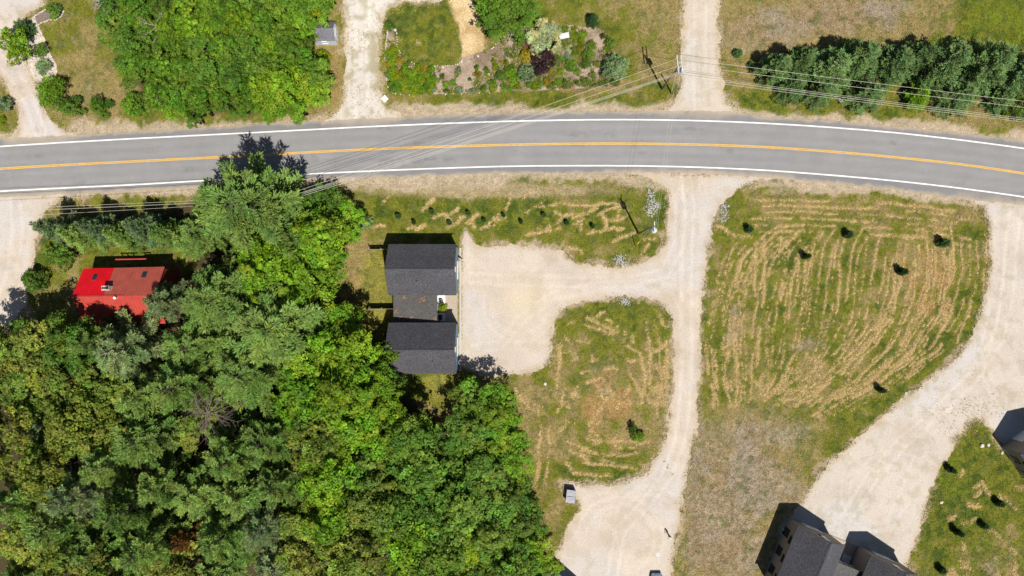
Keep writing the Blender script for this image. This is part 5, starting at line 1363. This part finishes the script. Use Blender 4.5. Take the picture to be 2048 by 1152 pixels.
sq = G(769.5, 197.5); SQ = empty("utility_cover", (sq.x, sq.y, 0), .75, "white square panel lying beside the gravel drive mouth", "panel")
MB().box((0, 0, .021), (.84, .84, .10)).build("slab", M['white'], SQ, bevel=.02)
MB().box((0, .3, .095), (.25, .04, .021)).build("grip", M['galv'], SQ)
wb = G(1128, 75); WB = empty("garden_bench", (wb.x, wb.y, 0), .2, "bright white garden bench beside the variegated shrub", "bench")
for k in range(4): MB().box((0, -.24 + k * .16, .45), (1.5, .13, .05)).build("seat_slat", M['white'], WB)
for k in range(3): MB().box((0, .30, .62 + k * .16), (1.5, .05, .12)).build("back_slat", M['white'], WB)
for x in (-.65, .65):
    MB().box((x, -.2, .21), (.08, .08, .43)).build("leg", M['white'], WB); MB().box((x, .34, .5), (.08, .06, 1.0)).build("leg", M['white'], WB)
for (x, y, lab) in ((1030, 94, "left dark round paver by the pink shrub"), (1014, 107, "right dark round paver by the pink shrub")):
    g = G(x, y); e = MB().lathe([(0, .021), (.42, .021), (.44, .06), (.40, .09), (0, .09)], (g.x, g.y, 0), 20).build("paver", mat_plain("slate", (.07, .07, .09), .8), None); tag(e, lab.replace("left", "upper").replace("right", "lower"), "paver")

def rock_mesh(seed, n=2):
    bm = bmesh.new(); bmesh.ops.create_icosphere(bm, subdivisions=n, radius=1.0); rr = random.Random(seed)
    ax = [(Vector((rr.uniform(-1, 1), rr.uniform(-1, 1), rr.uniform(-1, 1))).normalized(), rr.uniform(.55, .9)) for _ in range(7)]
    for v in bm.verts:
        for a, d in ax:
            k = v.co.dot(a)
            if k > d: v.co -= a * (k - d) * .9
    me = bpy.data.meshes.new("rock"); bm.to_mesh(me); bm.free(); return me
ROCKS = [rock_mesh(s) for s in range(5)]
for me in ROCKS: me.materials.append(M['rock'])
ROCKS_LOW = [rock_mesh(s, 1) for s in range(5)]
def boulder(px, py, r, label, mat=None, flat=.6):
    g = G(px, py); o = bpy.data.objects.new("boulder", random.choice(ROCKS)); link(o)
    o.location = (g.x, g.y, r / PPM * flat * .35); o.scale = (r / PPM, r / PPM * random.uniform(.75, 1), r / PPM * flat); o.rotation_euler = (0, 0, random.random() * 6.28)
    return tag(o, label, "rock", "pale boulders")
for x, y, r, lab in [(1681, 201, 6.5, "large pale boulder below the wires at the conifer screen"), (1963, 891, 5, "pale boulder, left of a pair above the lower right lawn"), (1976, 889, 4.5, "pale boulder, right of a pair above the lower right lawn"), (2004, 905, 4, "pale stone at the right house's shadow edge"), (1882, 1004, 4, "pale stone beside the right drive's lower edge"),
                     (978, 150, 4, "white stone in the garden bed's middle"), (1060, 160, 4, "white stone below the blue green shrub"), (1203, 165, 3.5, "white stone at the garden bed's right end"), (886, 134, 3, "white stone on the oval lawn's lower rim"), (923, 124, 3, "white stone at the straw path's foot"), (956, 112, 3, "white stone at the garden bed's upper rim"), (960, 174, 3, "white stone at the bed's road edge"), (790, 60, 3.5, "pale stone at the tip of the left bed"), (1090, 768, 4, "pale stone by the gravel's lower corner"), (1129, 985, 3, "pale stone left of the dumpster")]:
    boulder(x, y, r, lab)

def rock_scatter(name, pts, smin, smax, mat, label):
    V = []; F = []; n0 = 0
    for x, y in pts:
        me = random.choice(ROCKS_LOW); g = G(x, y); s = random.uniform(smin, smax); a = random.random() * 6.28; ca, sa = math.cos(a), math.sin(a)
        for v in me.vertices:
            X, Y, Z = v.co.x * s, v.co.y * s * .8, v.co.z * s * .6
            V.append((g.x + X * ca - Y * sa, g.y + X * sa + Y * ca, Z + s * .2))
        for p_ in me.polygons: F.append([n0 + i for i in p_.vertices])
        n0 += len(me.vertices)
    m_ = np_mesh(name, np.array(V), np.array(F)); m_.materials.append(mat)
    return tag(link(bpy.data.objects.new(name, m_)), label, None, None, "stuff")
def along(P, step, jit):
    out = []; P = np.array(P, float)
    for a, b in zip(P[:-1], P[1:]):
        n = max(1, int(np.hypot(*(b - a)) / step))
        for k in range(n): q = a + (b - a) * k / n; out.append((q[0] + random.uniform(-jit, jit), q[1] + random.uniform(-jit, jit)))
    return out
def inside(P, n, jit=0):
    out = []; x0, y0 = P.min(0); x1, y1 = P.max(0)
    while len(out) < n:
        x, y = random.uniform(x0, x1), random.uniform(y0, y1)
        if sdf_poly(P, np.array([x]), np.array([y]))[0] < -1: out.append((x, y))
    return out
edge = along([(775, 62), (772, 90), (770, 125), (773, 155), (776, 175), (786, 186), (800, 189)], 2.6, .6) + along([(792, 62), (795, 95), (802, 112), (812, 122), (838, 131), (880, 133), (915, 129), (930, 116)], 5, 1.2) + along([(985, 97), (998, 82), (1012, 68), (1030, 62)], 4, 2) + along([(800, 189), (860, 187), (940, 187), (1000, 185)], 16, 2)
rock_scatter("stone_edging", edge, .09, .18, M['rock'], "small white stones edging the garden beds")
ring = along([(68, 33), (88, 21), (110, 12), (122, 13), (127, 22), (122, 34), (112, 39), (98, 40), (84, 45), (76, 49)], 2.4, .8)
rock_scatter("stone_edging", ring, .10, .20, M['rock'], "white stones ringing the grey mulch bed")
rock_scatter("stone_cover", inside(BED['rock_bed'], 520), .07, .20, M['rock'], "loose pale stones covering the bed along the lawn")
rip1 = smooth_closed([(1292, 382), (1302, 376), (1308, 390), (1310, 402), (1330, 412), (1312, 418), (1308, 432), (1294, 430), (1290, 420), (1296, 406)], 4)
rip2 = smooth_closed([(1442, 412), (1452, 404), (1456, 420), (1452, 440), (1444, 446), (1440, 430)], 4)
rip3 = smooth_closed([(1226, 518), (1238, 508), (1252, 512), (1258, 526), (1244, 532), (1228, 530)], 4)
rip4 = smooth_closed([(1232, 597), (1246, 596), (1260, 602), (1256, 612), (1246, 608), (1238, 603)], 4)
for P_, n_, lab in ((rip1, 330, "grey crushed stone on the verge beside the pole"), (rip2, 150, "grey crushed stone right of the gravel entrance"), (rip3, 150, "grey crushed stone on the gravel's upper bend"), (rip4, 110, "grey crushed stone at the top of the grass island")):
    rock_scatter("crushed_stone", [(a_ + random.gauss(0, 2.6), b_ + random.gauss(0, 2.6)) for a_, b_ in inside(P_, n_)], .05, .16, M['greyrock'], lab)
# low planting between the shrubs
gxp, gyp = RNG.random(26000) * 480 + 765, RNG.random(26000) * 140 + 52
kk = (sdf_poly(BED['garden_bed'], gxp, gyp) < -2)
dens = fbm(gxp / PPM, gyp / PPM, 1.6, 301) + gauss(1145, 95, 40, 45, .22, gxp, gyp) + gauss(1080, 165, 150, 14, .14, gxp, gyp) + gauss(1000, 155, 40, 30, .16, gxp, gyp) - gauss(1195, 85, 18, 30, .4, gxp, gyp) - gauss(930, 140, 40, 40, .12, gxp, gyp)
kk &= dens > .50 + .22 * RNG.random(len(gxp))
gxp, gyp = gxp[kk], gyp[kk]
pal = np.array([[.16, .22, .02], [.10, .16, .03], [.24, .26, .03], [.36, .34, .16], [.30, .20, .03], [.07, .12, .04]])
pick = np.clip((fbm(gxp / PPM, gyp / PPM, .9, 303) * 9 - 1.6 + RNG.normal(size=len(gxp)) * .6), 0, 5).astype(int)
blades("ground_cover", gxp, gyp, pal[pick], .24, .38, M['blade'], "low mixed green and yellow planting filling the garden bed", per=4, width=.07)
# loose pale pebbles on the right drive
rock_scatter("pebbles", inside(DRV['driveway_f'], 45) + inside(DRV['driveway_e'], 45), .05, .12, M['rock'], "scattered bright pebbles on the gravel drives")

# ------------------------------------------------------------------ weeds along the drive edges and bed edges
wx_, wy_ = [], []
for k, dens, jit in (('driveway_c', 5, 9), ('driveway_e', 2.2, 4), ('driveway_f', 2.2, 4), ('driveway_d', 3, 4), ('driveway_a', 3, 4), ('driveway_b', 2.5, 4)):
    P_ = DRV[k]
    for i in range(len(P_)):
        a, b = P_[i - 1], P_[i]; m_ = int(np.hypot(*(b - a)) * dens / 3)
        t = RNG.random(m_); wx_.append(a[0] + (b[0] - a[0]) * t + RNG.normal(size=m_) * jit); wy_.append(a[1] + (b[1] - a[1]) * t + RNG.normal(size=m_) * jit)
wx_.append(RNG.normal(722, 16, 700)); wy_.append(RNG.random(700) * 215)
wx_.append(RNG.normal(1930, 40, 500)); wy_.append(RNG.normal(830, 30, 500))
for k_, a_, b_ in (('driveway_e', 5, 2.0), ('driveway_f', 5, 2.0)):
    P_ = DRV[k_]
    for i in range(len(P_)):
        a, b = P_[i - 1], P_[i]
        if vn(np.array([a[0]]), np.array([a[1]]), 22, 401)[0] > .5:
            m_ = int(np.hypot(*(b - a)) * 3.0); t = RNG.random(m_); wx_.append(a[0] + (b[0] - a[0]) * t + RNG.normal(size=m_) * 3.0); wy_.append(a[1] + (b[1] - a[1]) * t + RNG.normal(size=m_) * 3.0)
wx_ = np.concatenate(wx_); wy_ = np.concatenate(wy_)
k = (vn(wx_, wy_, 30, 402) > .45) & ((wy_ < edge_top(wx_) - 3) | (wy_ > edge_bot(wx_) + 3)); k &= ~((wx_ > 785) & (wx_ < 922) & (wy_ > 485) & (wy_ < 745))
wx_, wy_ = wx_[k], wy_[k]
wc = np.where(RNG.random((len(wx_), 1)) < .3, np.array([[.14, .16, .03]]), np.array([[.38, .29, .15]]))
blades("weeds", wx_, wy_, wc, .16, .12, M['blade'], "sparse weeds along the gravel edges", per=3, width=.05)
